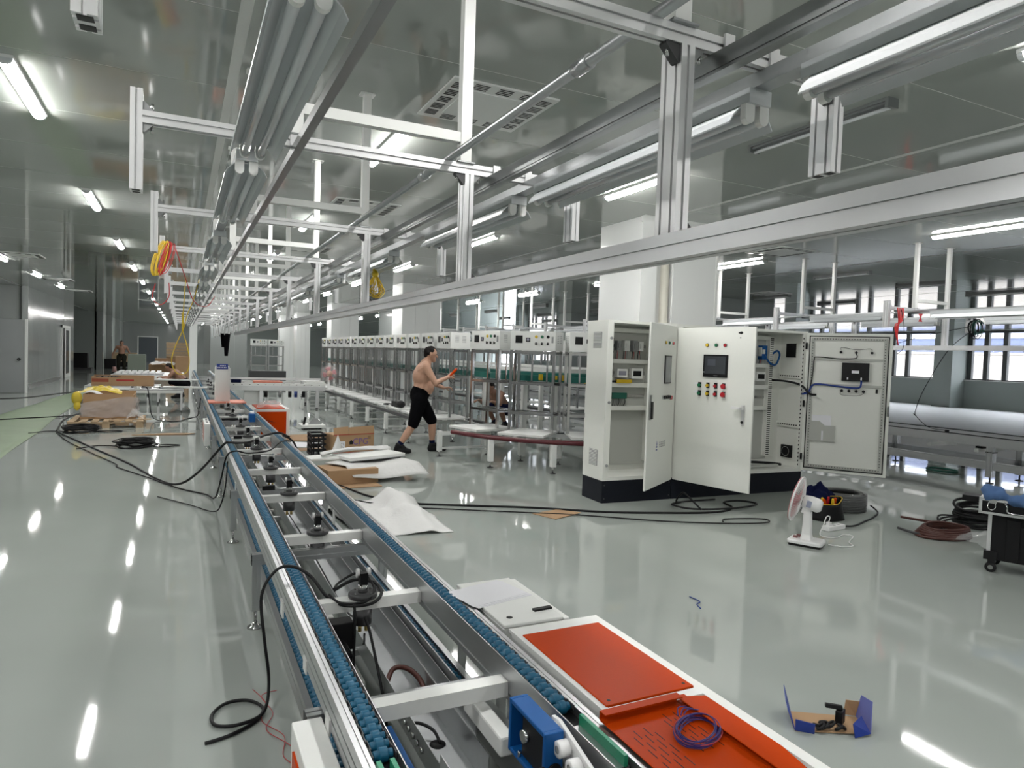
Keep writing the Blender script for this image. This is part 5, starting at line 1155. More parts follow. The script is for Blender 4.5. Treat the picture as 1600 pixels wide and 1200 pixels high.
single('foam_scrap', G().grid(lambda u, v: (1.78+0.12*u+0.05*v, 9.0+0.1*v, 0.25+0.22*(1-abs(u-0.5)*1.6)*v), 8, 8), FOAM, 'upright torn white foam scrap behind the pile', 'foam sheet', solid=0.005)
cbx2 = thing('printed_carton', 'brown printed carton with red stripes standing behind the panel pile', 'carton', rz=1e-6)
Wc, Dc, Hc = 0.66, 0.36, 0.43
G().box((0, 0, 0), (Wc, Dc, Hc-0.11)).build('box', CARD, cbx2, bevel=0.004)
for x0, x1 in ((0.0, 0.235), (0.24, Wc)): G().add([(x0, 0, Hc-0.11), (x1, 0, Hc-0.11), (x1, 0.02, Hc+0.01), (x0, 0.02, Hc-0.005)], [(0, 1, 2, 3)]).build('top_flap', CARD, cbx2, solid=0.005)
for z in (Hc-0.118, 0.035): G().box((0, -0.002, z), (Wc, 0, z+0.014)).build('red_stripe', REDP, cbx2)
G().box((0.06, -0.0025, 0.10), (0.18, 0, 0.22)).build('shipping_label', PAPER, cbx2)
for i in range(4):
    for j in range(4):
        if (i*7+j*3) % 4: G().box((0.068+0.026*i, -0.003, 0.11+0.024*j), (0.085+0.026*i, -0.0024, 0.124+0.024*j)).build('label_print', GREYP, cbx2)
MT = Matrix.Translation((0.435, -0.001, 0.20)) @ Matrix.Rotation(PI/2, 4, 'X')
text_mesh('CPG', 0.135, 'print_lettering', VIOLET, cbx2, MT @ Matrix.Shear('XY', 4, (0.0, 0.0)))
G().add([(0.255, -0.002, 0.165), (0.305, -0.002, 0.165), (0.312, -0.002, 0.205), (0.28, -0.002, 0.235), (0.25, -0.002, 0.205)], [(0, 1, 2, 3, 4)]).build('print_mark', BLACK, cbx2)
G().box((0.555, -0.0022, 0.235), (0.605, 0, 0.285)).build('print_stamp', CARDD, cbx2); G().box((0.30, -0.0022, 0.105), (0.52, 0, 0.118)).build('print_line', CARDD, cbx2)
G().box((0.29, -0.0022, 0.06), (0.30, 0, 0.10)).build('print_line', CARDD, cbx2); G().box((0.565, -0.0022, 0.06), (0.575, 0, 0.12)).build('print_line', CARDD, cbx2)
cbx2.location = (2.075, 10.28, 0); cbx2.rotation_euler = (0, 0, rad(12))
cr = thing('plastic_crate', 'black plastic mesh crate beside the printed carton', 'crate', (2.0, 10.5, 0))
for z in (0, 0.08, 0.16, 0.24, 0.30):
    for a, b in (((1.76, 10.36, z), (1.98, 10.38, z+0.03)), ((1.76, 10.72, z), (1.98, 10.74, z+0.03)), ((1.76, 10.38, z), (1.78, 10.72, z+0.03)), ((1.96, 10.38, z), (1.98, 10.72, z+0.03))): G().box(a, b).build('slat', BLACK, cr)
for i in range(5): G().box((1.762, 10.365+0.085*i, 0), (1.778, 10.385+0.085*i, 0.33)).build('upright', BLACK, cr)
for i in range(3): G().box((1.79+0.07*i, 10.362, 0), (1.81+0.07*i, 10.378, 0.33)).build('upright', BLACK, cr)
G().box((1.77, 10.37, 0.0), (1.97, 10.73, 0.015)).build('bottom', BLACK, cr)
single('wire_offcut', G().tube(spl([(3.05, 3.35, 0.004), (3.08, 3.42, 0.004), (3.13, 3.45, 0.006), (3.13, 3.55, 0.004)], 5), 0.004, 5), WIREB, 'short blue wire offcut lying on the empty floor', 'wire')
# flat cartons and sheet further up
def flat(pts, z, m, nm, lab, cat, th=0.008):
    n = len(pts); single(nm, G().add([(x, y, z) for x, y in pts]+[(x, y, z+th) for x, y in pts], [tuple(reversed(range(n))), tuple(range(n, 2*n))]+[(i, (i+1) % n, n+(i+1) % n, n+i) for i in range(n)]), m, lab, cat)
flat([(1.4, 12.3), (2.15, 12.0), (2.45, 12.5), (2.1, 13.0), (1.5, 12.9)], 0.002, CARD, 'cardboard_sheet', 'flat cardboard sheets on the floor behind the conveyor beside the orange cabinet', 'cardboard')
flat([(1.6, 11.4), (2.1, 11.2), (2.2, 11.7), (1.7, 12.0)], 0.002, PAPER, 'white_board', 'white board lying on the floor behind the conveyor', 'board')
flat([(1.6, 10.9), (2.0, 10.9), (2.05, 11.15), (1.65, 11.2)], 0.002, CARDD, 'cardboard_sheet', 'dark cardboard strip on the floor left of the black crate', 'cardboard')
pr_ = thing('floor_projector', 'small white machine part with a black lever lying on the floor', 'machine part', (2.35, 14.0, 0))
G().box((2.15, 13.8, 0.03), (2.62, 14.2, 0.09)).build('plate', WHITE, pr_, bevel=0.005); G().box((2.2, 13.85, 0), (2.55, 14.15, 0.03)).build('foot', BLACK, pr_)
G().prism([(2.3, 0.09), (2.58, 0.09), (2.5, 0.2), (2.4, 0.22)], 'y', 13.95, 14.0).build('wing', MGREY, pr_); G().bar((2.2, 13.9, 0.05), (2.24, 13.9, 0.24), 0.04).build('lever', BLACK, pr_)
# orange cabinet mid distance
om = thing('drive_cabinet', 'orange-fronted white cabinet beside the conveyor in the middle distance', 'cabinet', (1.5, 12.9, 0))
G().box((1.16, 12.75, 0.02), (1.78, 13.8, 0.50)).build('body', WHITE, om, bevel=0.005); G().box((1.2, 12.742, 0.02), (1.72, 12.75, 0.455)).build('front_panel', ORANGE, om); G().box((1.22, 12.8, 0.50), (1.70, 13.7, 0.512)).build('top_panel', ORANGE, om)
for i in range(3): G().box((1.36+0.05*i, 12.738, 0.30-0.02*i), (1.44+0.05*i, 12.742, 0.306-0.02*i)).build('slot', BLACK, om)
single('plastic_bag', crumple(1.5, 13.2, 0.515, 0.24, 0.35, 0.12, 33, 20, 16), PLASTIC, 'clear plastic bag lying on top of the orange-fronted cabinet', 'plastic bag')
# ================================================================ left aisle
mp = [(-1.95, 7.0), (-2.02, 10.4), (-2.12, 14), (-2.15, 19), (-2.2, 25), (-2.75, 25), (-3.0, 20), (-3.2, 16.5), (-3.5, 12), (-3.8, 7.0)]
single('floor_mat', G().grid(lambda u, v: (-3.75+0.75*v**1.3+u*(1.80-1.25*v)+0.02*math.sin(20*v), 7+18*v, 0.006+0.006*(math.sin(31*v+7*u)*math.sin(11*u+3*v))), 10, 60), TARP, 'long pale green plastic mat laid on the floor at left', 'mat', solid=0.004)
pal = thing('pallet', 'weathered wooden pallet on the floor beside the left aisle', 'pallet', (-1.25, 15.2, 0))
px0, px1, py0, py1 = -1.85, -0.65, 14.6, 15.8
for x in (px0, (px0+px1)/2-0.05, px1-0.1):
    for y in (py0, (py0+py1)/2-0.05, py1-0.1): G().box((x, y, 0.0), (x+0.12, y+0.12, 0.085)).build('block', WOOD, pal)
for y in (py0, (py0+py1)/2-0.05, py1-0.1): G().box((px0, y, 0.085), (px1, y+0.11, 0.108)).build('stringer', WOOD, pal)
for i in range(7): G().box((px0+i*0.185, py0-0.02, 0.108), (px0+i*0.185+0.11, py1+0.02, 0.13)).build('plank', WOOD, pal)
G().boxc((-0.85, 14.75, 0.139), (0.7, 0.09, 0.018), 0.25).build('loose_plank', WOOD, pal)
sb = thing('shipping_box', 'large brown carton wrapped in clear film on the pallet', 'carton', (-1.22, 15.55, 0.131))
bx0, bx1, by0, by1 = -1.66, -0.82, 15.1, 16.0
G().box((bx0-0.05, by0-0.03, 0.131), (bx1+0.05, by1, 0.17)).build('base_board', CARD, sb)
for a, b in (((bx0, by0, 0.17), (bx1, by0+0.012, 0.60)), ((bx0, by1-0.012, 0.17), (bx1, by1, 0.62)), ((bx0, by0+0.012, 0.17), (bx0+0.012, by1-0.012, 0.60)), ((bx1-0.012, by0+0.012, 0.17), (bx1, by1-0.012, 0.58))): G().box(a, b).build('side', CARD, sb)
G().box((bx0+0.012, by0+0.012, 0.17), (bx1-0.012, by1-0.012, 0.46)).build('packing', CARDD, sb)
def wrap(u, v):
    q = u*4; i = int(q) % 4; t = q-int(q); cs = [(bx0-0.04, by0-0.04), (bx1+0.06, by0-0.05), (bx1+0.05, by1+0.04), (bx0-0.04, by1+0.04)]
    a, b = cs[i], cs[(i+1) % 4]; k = 0.02*math.sin(23*u+9*v)+0.012*math.sin(57*u+4*v)
    return (a[0]+(b[0]-a[0])*t+k, a[1]+(b[1]-a[1])*t-abs(k), 0.16+v*(0.25+0.14*max(0, math.sin(PI*u*2)))+0.012*math.sin(41*u))
G().grid(wrap, 60, 7).build('shrink_wrap', PLASTIC2, sb)
single('foam_sheet', G().grid(lambda u, v: (bx0+0.03+0.78*u, by0+0.06+0.5*v, 0.56+0.06*math.sin(3*u+2)+0.09*(v*(1-v))+0.03*math.sin(11*u)), 20, 8), FOAM, 'white foam sheet folded over the rim of the large carton', 'foam sheet', solid=0.008)
def yb(u, v): return (bx0-0.12+0.62*u*v+0.02*math.sin(9*u), by0-0.03+0.75*u, 0.36+0.45*v+0.06*math.sin(6*u+5*v)-0.05*u*v)
single('plastic_bag', crumple(-1.42, 15.7, 0.58, 0.34, 0.22, 0.16, 41, 24, 16), YPLAS, 'yellow plastic bag bulging out of the large carton', 'plastic bag')
single('plastic_bag', G().ball((-1.76, 15.12, 0.52), (0.09, 0.10, 0.13)).ball((-1.75, 15.08, 0.38), (0.06, 0.06, 0.09)), YPLAS, 'yellow plastic bag hanging down the left side of the large carton', 'plastic bag')
single('plastic_bag', crumple(-0.78, 14.95, 0.14, 0.13, 0.10, 0.2, 43), PLASTIC, 'small clear plastic bag slumped on the front of the pallet', 'plastic bag')
for nm, (x, y), lab in (('cable_heap', (-1.55, 14.05), 'heap of black cable on the floor in front of the pallet'), ('cable_heap', (-0.62, 11.95), 'heap of black cable on the floor of the left aisle, nearer the camera')):
    t = thing(nm, lab, 'cable coil', (x, y, 0))
    for i in range(9):
        rx, ry = R_.uniform(0.20, 0.29), R_.uniform(0.2, 0.32); a0 = R_.uniform(0, 6)
        G().tube([(x+rx*math.cos(a)+0.03*math.sin(2*a+a0), y+ry*math.sin(a)+0.03*math.cos(3*a+a0), 0.012+0.012*i+0.012*math.sin(2*a+a0)) for a in [2*PI*k/26 for k in range(26)]], 0.0105, 5, closed=True).build('cable_loop', RUBBER, t)
    G().tube(spl([(x+0.2, y-0.1, 0.02), (x+0.45, y+0.05, 0.012), (x+0.62, y-0.05, 0.012), (x+0.45, y-0.18, 0.012), (x+0.25, y-0.15, 0.012)], 6), 0.009, 5).build('cable_tail', RUBBER, t)
    G().tube(spl([(x-0.2, y-0.1, 0.02), (x-0.5, y+0.1, 0.012), (x-0.75, y-0.2, 0.012)], 6), 0.009, 5).build('cable_tail', RUBBER, t)
flat([(-0.75, 13.35), (0.1, 13.3), (0.25, 13.45), (-0.2, 13.55)], 0.004, CARD, 'cardboard_strip', 'long flat cardboard strip on the floor right of the pallet', 'cardboard', 0.01)
cable('floor_cable', [(-4.4, 22.0, 0.01), (-3.8, 22.5, 0.01), (-3.2, 24.5, 0.01), (-2.6, 26, 0.01), (-2.0, 26.5, 0.01), (-1.8, 24, 0.01), (-2.1, 21, 0.01)], 0.012, RUBBER, 'black cable lying along the edge of the mat near the open door')
cable('floor_cable', [(-3.4, 16.0, 0.02), (-2.9, 16.4, 0.02), (-2.4, 16.7, 0.02), (-2.05, 17.1, 0.015), (-1.95, 18.2, 0.012)], 0.011, RUBBER, 'black cable crossing the green mat')
cable('table_cable', [(-0.72, 16.0, 0.70), (-0.62, 16.05, 0.66), (-0.58, 16.0, 0.4), (-0.5, 15.9, 0.06), (-0.2, 15.6, 0.011), (0.0, 15.7, 0.011), (0.15, 16.2, 0.011), (0.33, 16.6, 0.011), (0.37, 16.4, 0.2), (0.40, 16.3, 0.45)], 0.010, RUBBER, 'black cable looping from the carton to the conveyor leg')
# work tables to the left of the line
def table(name, x0, x1, y0, y1, z, lab, legs=None, top=ALU):
    t = thing(name, lab, 'table', ((x0+x1)/2, (y0+y1)/2, 0))
    G().box((x0, y0, z-0.03), (x1, y1, z)).build('top', top, t, bevel=0.003)
    G().box((x0, y0, z-0.09), (x1, y0+0.04, z-0.03)).build('apron', WHITE, t); G().box((x0, y1-0.04, z-0.09), (x1, y1, z-0.03)).build('apron', WHITE, t)
    n = max(2, int((x1-x0)/0.9)+1)
    for i in range(n):
        x = x0+0.03+(x1-x0-0.06)*i/(n-1)
        for y in (y0+0.03, y1-0.03):
            l_ = G().prism(slotted(0.045, 0.045, cx=x, cy=y), 'z', 0.06, z-0.03).build('leg', ALUW, t); G().cyl((x, y, 0.0), (x, y, 0.06), 0.018, n=8).build('foot', DGREY, l_)
    return t
table('work_table', -1.05, 0.05, 17.6, 18.4, 0.55, 'white work table behind the pallet with aluminium legs')
table('work_table', -2.2, -0.5, 20.2, 21.4, 0.47, 'work table under the long brown carton')
table('work_table', -1.9, 0.1, 23.6, 26.5, 0.62, 'work table with white boards beyond the long carton', top=WHITE)
for i in range(8): single('steel_part', G().boxc((-1.0+0.12*i+R_.uniform(-.03, .03), 17.75+R_.uniform(0, .4), 0.57), (0.09, 0.10, 0.035), R_.uniform(0, 3)), [STEEL, WHITE, GALV][i % 3], '%s small steel part from the left on the table behind the pallet' % ORD[i].replace('nearest', 'first'), 'part', 'steel parts on the table')
single('white_board', G().boxc((0.1, 18.1, 0.575), (0.95, 0.35, 0.03), -0.08), WHITE, 'white board reaching from the table to the conveyor', 'board')
single('white_board', G().boxc((-0.2, 21.4, 0.60), (1.3, 0.35, 0.03), -0.03), WHITE, 'white board reaching to the conveyor behind the long carton', 'board')
lbx_ = thing('long_carton', 'long open brown carton lying on the work table', 'carton', (-1.4, 20.5, 0.47))
lx0, lx1, ly0, ly1 = -2.05, -0.64, 20.3, 20.9
for a, b in (((lx0, ly0, 0.471), (lx1, ly0+0.012, 0.69)), ((lx0, ly1-0.012, 0.471), (lx1, ly1, 0.73)), ((lx0, ly0+0.012, 0.471), (lx0+0.012, ly1-0.012, 0.71)), ((lx1-0.012, ly0+0.012, 0.471), (lx1, ly1-0.012, 0.71)), ((lx0, ly0+0.012, 0.471), (lx1, ly1-0.012, 0.49))): G().box(a, b).build('side', CARD, lbx_)
G().box((lx0+0.01, ly0-0.002, 0.57), (lx0+0.38, ly0, 0.66)).build('red_print', mat('faded_red_print', (0.30, 0.07, 0.035), 0.7), lbx_); G().box((lx0+0.55, ly0-0.002, 0.60), (lx0+0.95, ly0, 0.64)).build('red_print', REDP, lbx_)
for i in range(7): single('foil_pack', G().boxc((lx0+0.12+0.075*i, 20.62, 0.69), (0.06, 0.3, 0.05), R_.uniform(-.2, .2)), STEEL, '%s shiny packed part from the left in the long brown carton' % ORD[i].replace('nearest', 'first'), 'part', 'parts in the long carton')
for k in range(2):
    t = thing('component_tray', ['nearer tray of small white components on the far work table', 'farther tray of small white components on the far work table'][k], 'tray', (-1.2, 24.0+1.2*k, 0.62))
    G().box((-1.85, 23.7+1.2*k, 0.621), (-0.5, 24.6+1.2*k, 0.65)).build('tray', MGREY, t)
    for i in range(7): G().box((-1.78+0.18*i, 23.8+1.2*k, 0.65), (-1.66+0.18*i, 24.5+1.2*k, 0.70)).build('component', FANW, t)
# far boxes
def fbox(nm, a, b, m, lab, cat='box'): return single(nm, G().box(a, b), m, lab, cat, bevel=0.01)
fbox('storage_box', (-2.3, 37.5, 0.0), (-1.55, 38.3, 1.05), mat('grey_green_board', (0.22, 0.25, 0.21), 0.6), 'grey-green carton standing in front of the far dark door')
wcr = thing('wooden_crate', 'open wooden crate stack far down the aisle', 'crate', (-0.4, 42, 0))
for i in range(5): G().box((-0.75, 43.0, 0.86+0.17*i), (0.6, 43.05, 1.01+0.17*i)).build('slat', WOOD, wcr)
G().box((-0.75, 43.05, 0), (0.6, 43.8, 0.86)).build('body', CARD, wcr)
fbox('storage_box', (-0.25, 37.6, 0.0), (0.35, 38.3, 1.0), CARD, 'brown carton behind the yellow hanging cable')
fbox('storage_box', (-1.45, 38.5, 0.0), (0.0, 39.2, 0.55), CARD, 'low brown carton in the far pile')
fbox('storage_box', (-1.2, 39.4, 0.0), (0.1, 40.2, 0.85), CARDD, 'dark brown carton in the far pile')
single('scrap_heap', crumple(-0.8, 38.2, 0.55, 0.55, 0.3, 0.2, 51), FOAM, 'white packing scraps on top of the far carton pile', 'scraps')
fbox('wooden_box', (-4.0, 50.5, 0.35), (-2.6, 51.3, 0.95), WOOD, 'long wooden box against the far left wall')
fbox('hand_truck', (-3.9, 50.6, 0.02), (-2.7, 51.2, 0.33), BLACK, 'dark low trolley under the long wooden box', 'trolley')
mk_ = thing('compressor', 'black machine on a flat dark base in the left recess', 'machine', (-5.1, 44, 0)); G().box((-5.6, 43.6, 0.15), (-4.6, 44.4, 0.95)).build('body', BLACK, mk_, bevel=0.02); G().box((-5.8, 43.5, 0), (-4.4, 44.5, 0.15)).build('base', DGREY, mk_)
single('white_hose', G().tube(spl([(-5.7, 43.5, 0.1), (-5.8, 43.4, 0.8), (-5.6, 43.4, 1.05), (-5.45, 43.4, 0.8), (-5.5, 43.4, 0.3)], 6), 0.05, 7), FANW, 'white hose arching beside the black machine', 'hose')
fbox('black_bin', (-4.1, 47.0, 0.0), (-3.5, 47.6, 0.6), BLACK, 'small black bin beside the white pilaster', 'bin')
fe = thing('paint_can', 'small red and white can on the floor beside the distant man', 'can', (-2.95, 38.8, 0))
G().cyl((-2.95, 38.8, 0), (-2.95, 38.8, 0.14), 0.11, n=14).build('foot', BLACK, fe); G().cyl((-2.95, 38.8, 0.14), (-2.95, 38.8, 0.40), 0.11, 0.08, n=14).build('body', mat('pale_red_can', (0.5, 0.3, 0.28), 0.4), fe)

single('low_platform', G().box((2.85, 33.35, 0), (4.45, 34.1, 0.505)), DGREY, 'dark platform under the two stations far off beside the booth', 'platform')
# ================================================================ transverse transfer section right of the conveyor
tt = thing('transfer_conveyor', 'white transverse roller section between conveyor and testing oval', 'conveyor', (2.3, 18.9, 0))
G().box((1.12, 18.35, 0.50), (3.45, 18.47, 0.62)).build('front_beam', ALUW, tt, bevel=0.004); G().box((1.12, 18.36, 0.62), (3.45, 18.40, 0.68)).build('guard_strip', WHITE, tt)
for i in range(12): G().cyl((1.2+0.19*i, 18.345, 0.645), (1.2+0.19*i, 18.36, 0.645), 0.012, n=8).build('bolt', BLACK, tt)
G().box((1.12, 20.2, 0.52), (3.6, 20.3, 0.66)).build('rear_beam', WHITE, tt); G().box((1.12, 19.9, 0.70), (3.6, 19.95, 0.76)).build('guard_strip', FANW, tt)
for i in range(9): G().cyl((1.3+0.26*i, 18.47, 0.59), (1.3+0.26*i, 20.2, 0.59), 0.03, n=10).build('roller', STEEL, tt)
for x in (1.85, 3.25):
    for y in (18.4, 20.25):
        l_ = G().prism(slotted(0.08, 0.08, 1, 1, cx=x, cy=y), 'z', 0.05, 0.50).build('leg', ALUW, tt); G().cyl((x, y, 0), (x, y, 0.05), 0.03, n=8).build('foot', DGREY, l_)
G().box((1.45, 18.5, 0.1), (1.85, 18.55, 0.5)).build('side_panel', WHITE, tt)
for x, m in ((2.0, BLACK), (2.35, MGREY), (2.6, BLACK), (2.75, WIREB), (2.95, BLACK)): G().cyl((x, 18.7, 0.30), (x, 18.7, 0.46), 0.045, n=10).build('valve', m, tt)
single('pallet_board', G().box((1.75, 19.0, 0.66), (2.45, 19.6, 0.70)).box((1.72, 19.05, 0.60), (1.76, 19.1, 0.70)), SALMON, 'salmon pallet board on the transverse section', 'board')
single('driver_unit', G().box((1.15, 18.5, 0.68), (1.38, 18.7, 0.76)), NAVY, 'small dark blue unit at the left end of the transverse section', 'unit')
single('white_stack', G().box((2.95, 18.6, 0.66), (3.5, 19.2, 0.70)).boxc((3.2, 18.9, 0.72), (0.5, 0.5, 0.03), 0.15), WHITE, 'stack of white boards at the right end of the transverse section', 'boards')
f2 = thing('table_fan', 'pale pink table fan standing at the end of the transverse section', 'fan', (3.62, 18.75, 0.52))
G().lathe([(0.002, 0.50), (0.16, 0.50), (0.16, 0.52), (0.05, 0.54), (0.04, 0.56), (0.03, 0.80), (0.002, 0.80)], (3.62, 18.75, 0), n=18).build('stand', FANW, f2)
G().lathe([(0.01, 18.60), (0.19, 18.66), (0.24, 18.72), (0.19, 18.78), (0.01, 18.82)], (3.62, 0, 0.95), 'y', 24).build('guard', FANG, f2)
G().lathe([(0.002, 18.65), (0.08, 18.66), (0.08, 18.70), (0.002, 18.72)], (3.62, 0, 0.95), 'y', 16).build('blade_hub', mat('peach_hub', (0.6, 0.35, 0.25), 0.5), f2)
for b in range(4):
    a0 = b*PI/2+0.3
    G().grid(lambda u, v: (3.62+(0.05+0.13*v)*math.cos(a0+(u-0.5)*0.9), 18.69+0.03*(u-0.5), 0.95+(0.05+0.13*v)*math.sin(a0+(u-0.5)*0.9)), 5, 4).build('blade', PINK, f2, solid=0.004)
f2.location = f2.location
single('tool_pouch', G().box((3.85, 13.05, 0.50), (3.98, 13.45, 0.60)).ball((3.9, 12.95, 0.57), (0.09, 0.1, 0.07)).tube(spl([(3.8, 13.5, 0.52), (3.75, 13.65, 0.52), (3.85, 13.8, 0.52), (3.95, 13.6, 0.52)], 5), 0.012, 6), BLACK, 'black tool pouch lying on the pallet plates behind the shirtless man', 'pouch')

# ================================================================ right-hand conveyor towards the windows
rv = thing('conveyor', 'aluminium conveyor in front of the bright windows at right', 'conveyor', (10.85, 7, 0))
for x0, x1 in ((10.42, 10.52), (11.15, 11.25)):
    G().prism(slotted(0.10, 0.13, 1, 2, 0.008, 0.006, cx=(x0+x1)/2, cy=0.59), 'y', 1.0, 22).build('side_rail', ALU, rv)
    G().prism(slotted(0.08, 0.11, 1, 2, 0.008, 0.006, cx=(x0+x1)/2, cy=0.25), 'y', 1.0, 22).build('return_rail', ALU, rv)
    G().box((x0+0.02, 1.0, 0.655), (x0+0.05, 22, 0.668)).build('chain_strip', BLACK, rv)
for i in range(9):
    y = 3.75+1.95*i
    for x in (10.46, 11.21):
        l_ = G().prism(slotted(0.09, 0.09, 2, 2, 0.008, 0.006, cx=x-0.005, cy=y), 'z', 0.09, 0.525).build('leg', ALU, rv)
        G().cyl((x, y, 0.01), (x, y, 0.09), 0.012, n=8).build('levelling_rod', DGREY, l_); G().lathe([(0.002, 0.014), (0.05, 0.010), (0.055, 0), (0.002, 0)], (x, y, 0), n=12).build('foot_pad', DGREY, l_)
    G().box((10.41, y-0.05, 0.44), (10.52, y+0.05, 0.455)).build('leg_cap', BLACK, rv)
    G().box((10.5, y+0.2, 0.42), (11.15, y+0.26, 0.47)).build('cross_bar', WHITE, rv); G().box((10.5, y+0.9, 0.42), (11.15, y+0.96, 0.47)).build('cross_bar', WHITE, rv)
    G().box((10.6, y+0.2, 0.47), (10.75, y+0.3, 0.50)).build('stopper', BLACK, rv)
single('sensor_knob', G().cyl((10.47, 6.35, 0.668), (10.47, 6.35, 0.70), 0.03, n=12), BLACK, 'small black knob on the rail of the right-hand conveyor', 'knob')
single('green_hose_ring', G().tube([(10.9+0.18*math.cos(a), 6.65+0.22*math.sin(a), 0.02) for a in [2*PI*k/24 for k in range(24)]], 0.018, 6, closed=True), TEAL, 'dark green cable ring on the floor under the right-hand conveyor', 'cable coil')
# hanging wires over the right-hand line
t = thing('cable_bundle', 'black cable bundle hanging from the right-hand lamp rail before the windows', 'cable coil', (10.4, 6.1, 2.2))
for i in range(8):
    rx, rz_ = R_.uniform(0.10, 0.17), R_.uniform(0.09, 0.15); oy = R_.uniform(-.05, .05)
    G().tube([(10.42+rx*math.cos(a), 6.0+oy, 2.30-rz_*0.6+rz_*math.sin(a)) for a in [2*PI*k/20 for k in range(20)]], 0.007, 5, closed=True).build('cable_loop', RUBBER if i % 3 else TEAL, t)
G().tube(spl([(10.36, 6.0, 2.2), (10.3, 6.3, 1.9), (10.25, 6.6, 1.3), (10.3, 6.75, 0.95), (10.25, 6.7, 0.88), (10.35, 6.8, 0.9), (10.4, 6.6, 0.72), (10.47, 6.35, 0.69)], 6), 0.005, 5).build('cable_tail', RUBBER, t)
G().tube(spl([(10.3, 6.0, 2.25), (10.0, 6.5, 2.1), (9.86, 6.9, 1.96)], 5), 0.005, 5).build('cable_tail', RUBBER, t)
t = thing('cable_bundle', 'red cables hanging from the right-hand frame above the open cabinet door', 'cable coil', (8.6, 6.0, 2.3))
for i in range(5): G().tube(spl([(8.64+0.03*i, 5.99, 2.42), (8.66+0.02*i, 5.98, 2.25), (8.65-0.015*i, 5.98, 2.05+0.03*i), (8.68, 5.98, 1.92)], 5), 0.007, 5).build('cable', RED, t)
G().tube(spl([(8.7, 5.98, 2.4), (8.76, 5.97, 2.2), (8.78, 5.97, 1.9), (8.66, 5.97, 1.8)], 5), 0.004, 5).build('cable', RUBBER, t)
single('red_tag', G().add([(9.15, 6.03, 2.37), (9.24, 6.03, 2.37), (9.205, 6.03, 2.315), (9.24, 6.03, 2.26), (9.15, 6.03, 2.26), (9.185, 6.03, 2.315)], [(0, 1, 2, 3, 4, 5)]), BTN_R, 'red hourglass-shaped paper tag hanging before the windows', 'tag', solid=0.002)
# ================================================================ bundles on the near frames
t = thing('cable_bundle', 'red and yellow cable bundle hung over the left post of the fourth gantry', 'cable coil', (-0.15, 6.5, 2.1))
for i in range(22):
    m = [YEL, RED, YEL][i % 3]; ox = (-0.015 if m is YEL else 0.03)+R_.uniform(-.018, .018); rx = R_.uniform(0.018, 0.04); h = R_.uniform(0.11, 0.15); oy = -0.03-R_.uniform(0, 0.09)
    G().tube([(-0.12+ox+rx*math.cos(a)+0.035*math.sin(a)-0.03, 6.5+oy+0.02*math.sin(a), 2.31+h*math.sin(a)) for a in [2*PI*k/22 for k in range(22)]], 0.003, 5, closed=True).build('cable_loop', m, t)
G().tube(spl([(-0.05, 6.48, 2.40), (0.02, 6.6, 2.2), (0.10, 6.9, 2.0), (0.22, 7.3, 1.98), (0.3, 7.6, 2.1)], 6), 0.004, 5).build('cable_tail', RED, t)
G().tube(spl([(-0.2, 6.45, 2.1), (-0.22, 6.45, 1.98), (-0.16, 6.5, 1.93), (-0.1, 6.5, 2.0), (-0.1, 6.5, 2.12)], 6), 0.004, 5).build('cable_tail', RED, t)
t = thing('hanging_cable', 'yellow cable hanging in a long loop over the left aisle', 'cable', (0, 9, 1.3))
G().tube(spl([(0.19, 9.0, 2.40), (0.13, 9.0, 2.15), (0.06, 9.0, 1.95), (0.02, 9.0, 1.78), (-0.06, 9.0, 1.58), (-0.10, 9.0, 1.40), (-0.06, 9.0, 1.28), (0.0, 9.0, 1.245), (0.07, 9.0, 1.28), (0.09, 9.0, 1.42), (0.06, 9.0, 1.6), (0.015, 9.0, 1.78), (0.02, 9.02, 2.0), (0.04, 9.05, 2.395)], 8), 0.0055, 6).build('cable', YEL, t)
G().tube(spl([(0.012, 8.995, 1.98), (0.016, 8.99, 1.85), (0.014, 8.995, 1.76)], 4), 0.012, 6).build('tie', YEL, t)
t = thing('cable_bundle', 'yellow cable coil tied and hung from the right-hand lamp rail', 'cable coil', (1.46, 5.65, 2.03))
G().tube(spl([(1.43, 5.65, 2.36), (1.44, 5.65, 2.33), (1.45, 5.65, 2.25), (1.455, 5.65, 2.22)], 5), [0.02]*10+[0.028]*3+[0.022]*3, 8).build('tied_neck', YEL, t)
for i in range(11):
    if i == 0: G().tube([(1.428+0.029*math.cos(a), 5.65, 2.374+0.022*math.sin(a)) for a in [2*PI*k/12 for k in range(12)]], 0.006, 5, closed=True).build('hanging_loop', YEL, t)
    w_ = R_.uniform(0.02, 0.085); h = R_.uniform(0.14, 0.19); ox = R_.uniform(-.03, .03)
    G().tube(spl([(1.455, 5.65, 2.25), (1.455+ox-w_*0.6, 5.65+R_.uniform(-.03, .03), 2.16), (1.455+ox-w_, 5.65, 2.25-h*0.85), (1.455+ox, 5.65+R_.uniform(-.03, .03), 2.25-h*1.1), (1.455+ox+w_, 5.65, 2.25-h*0.85), (1.455+ox+w_*0.6, 5.65+R_.uniform(-.03, .03), 2.16), (1.455, 5.65, 2.25)], 5), 0.0033, 5).build('cable_loop', YEL, t)
single('hanging_shirt', G().grid(lambda u, v: (1.02+0.26*u+0.1*v*(0.4-u), 21.42+0.04*math.sin(7*u), 1.96-0.40*v-(0.25*v if u > 0.45 else 0)), 12, 10), BLKC, 'black shirt hung over the far end of the overhead posts', 'shirt', solid=0.02)

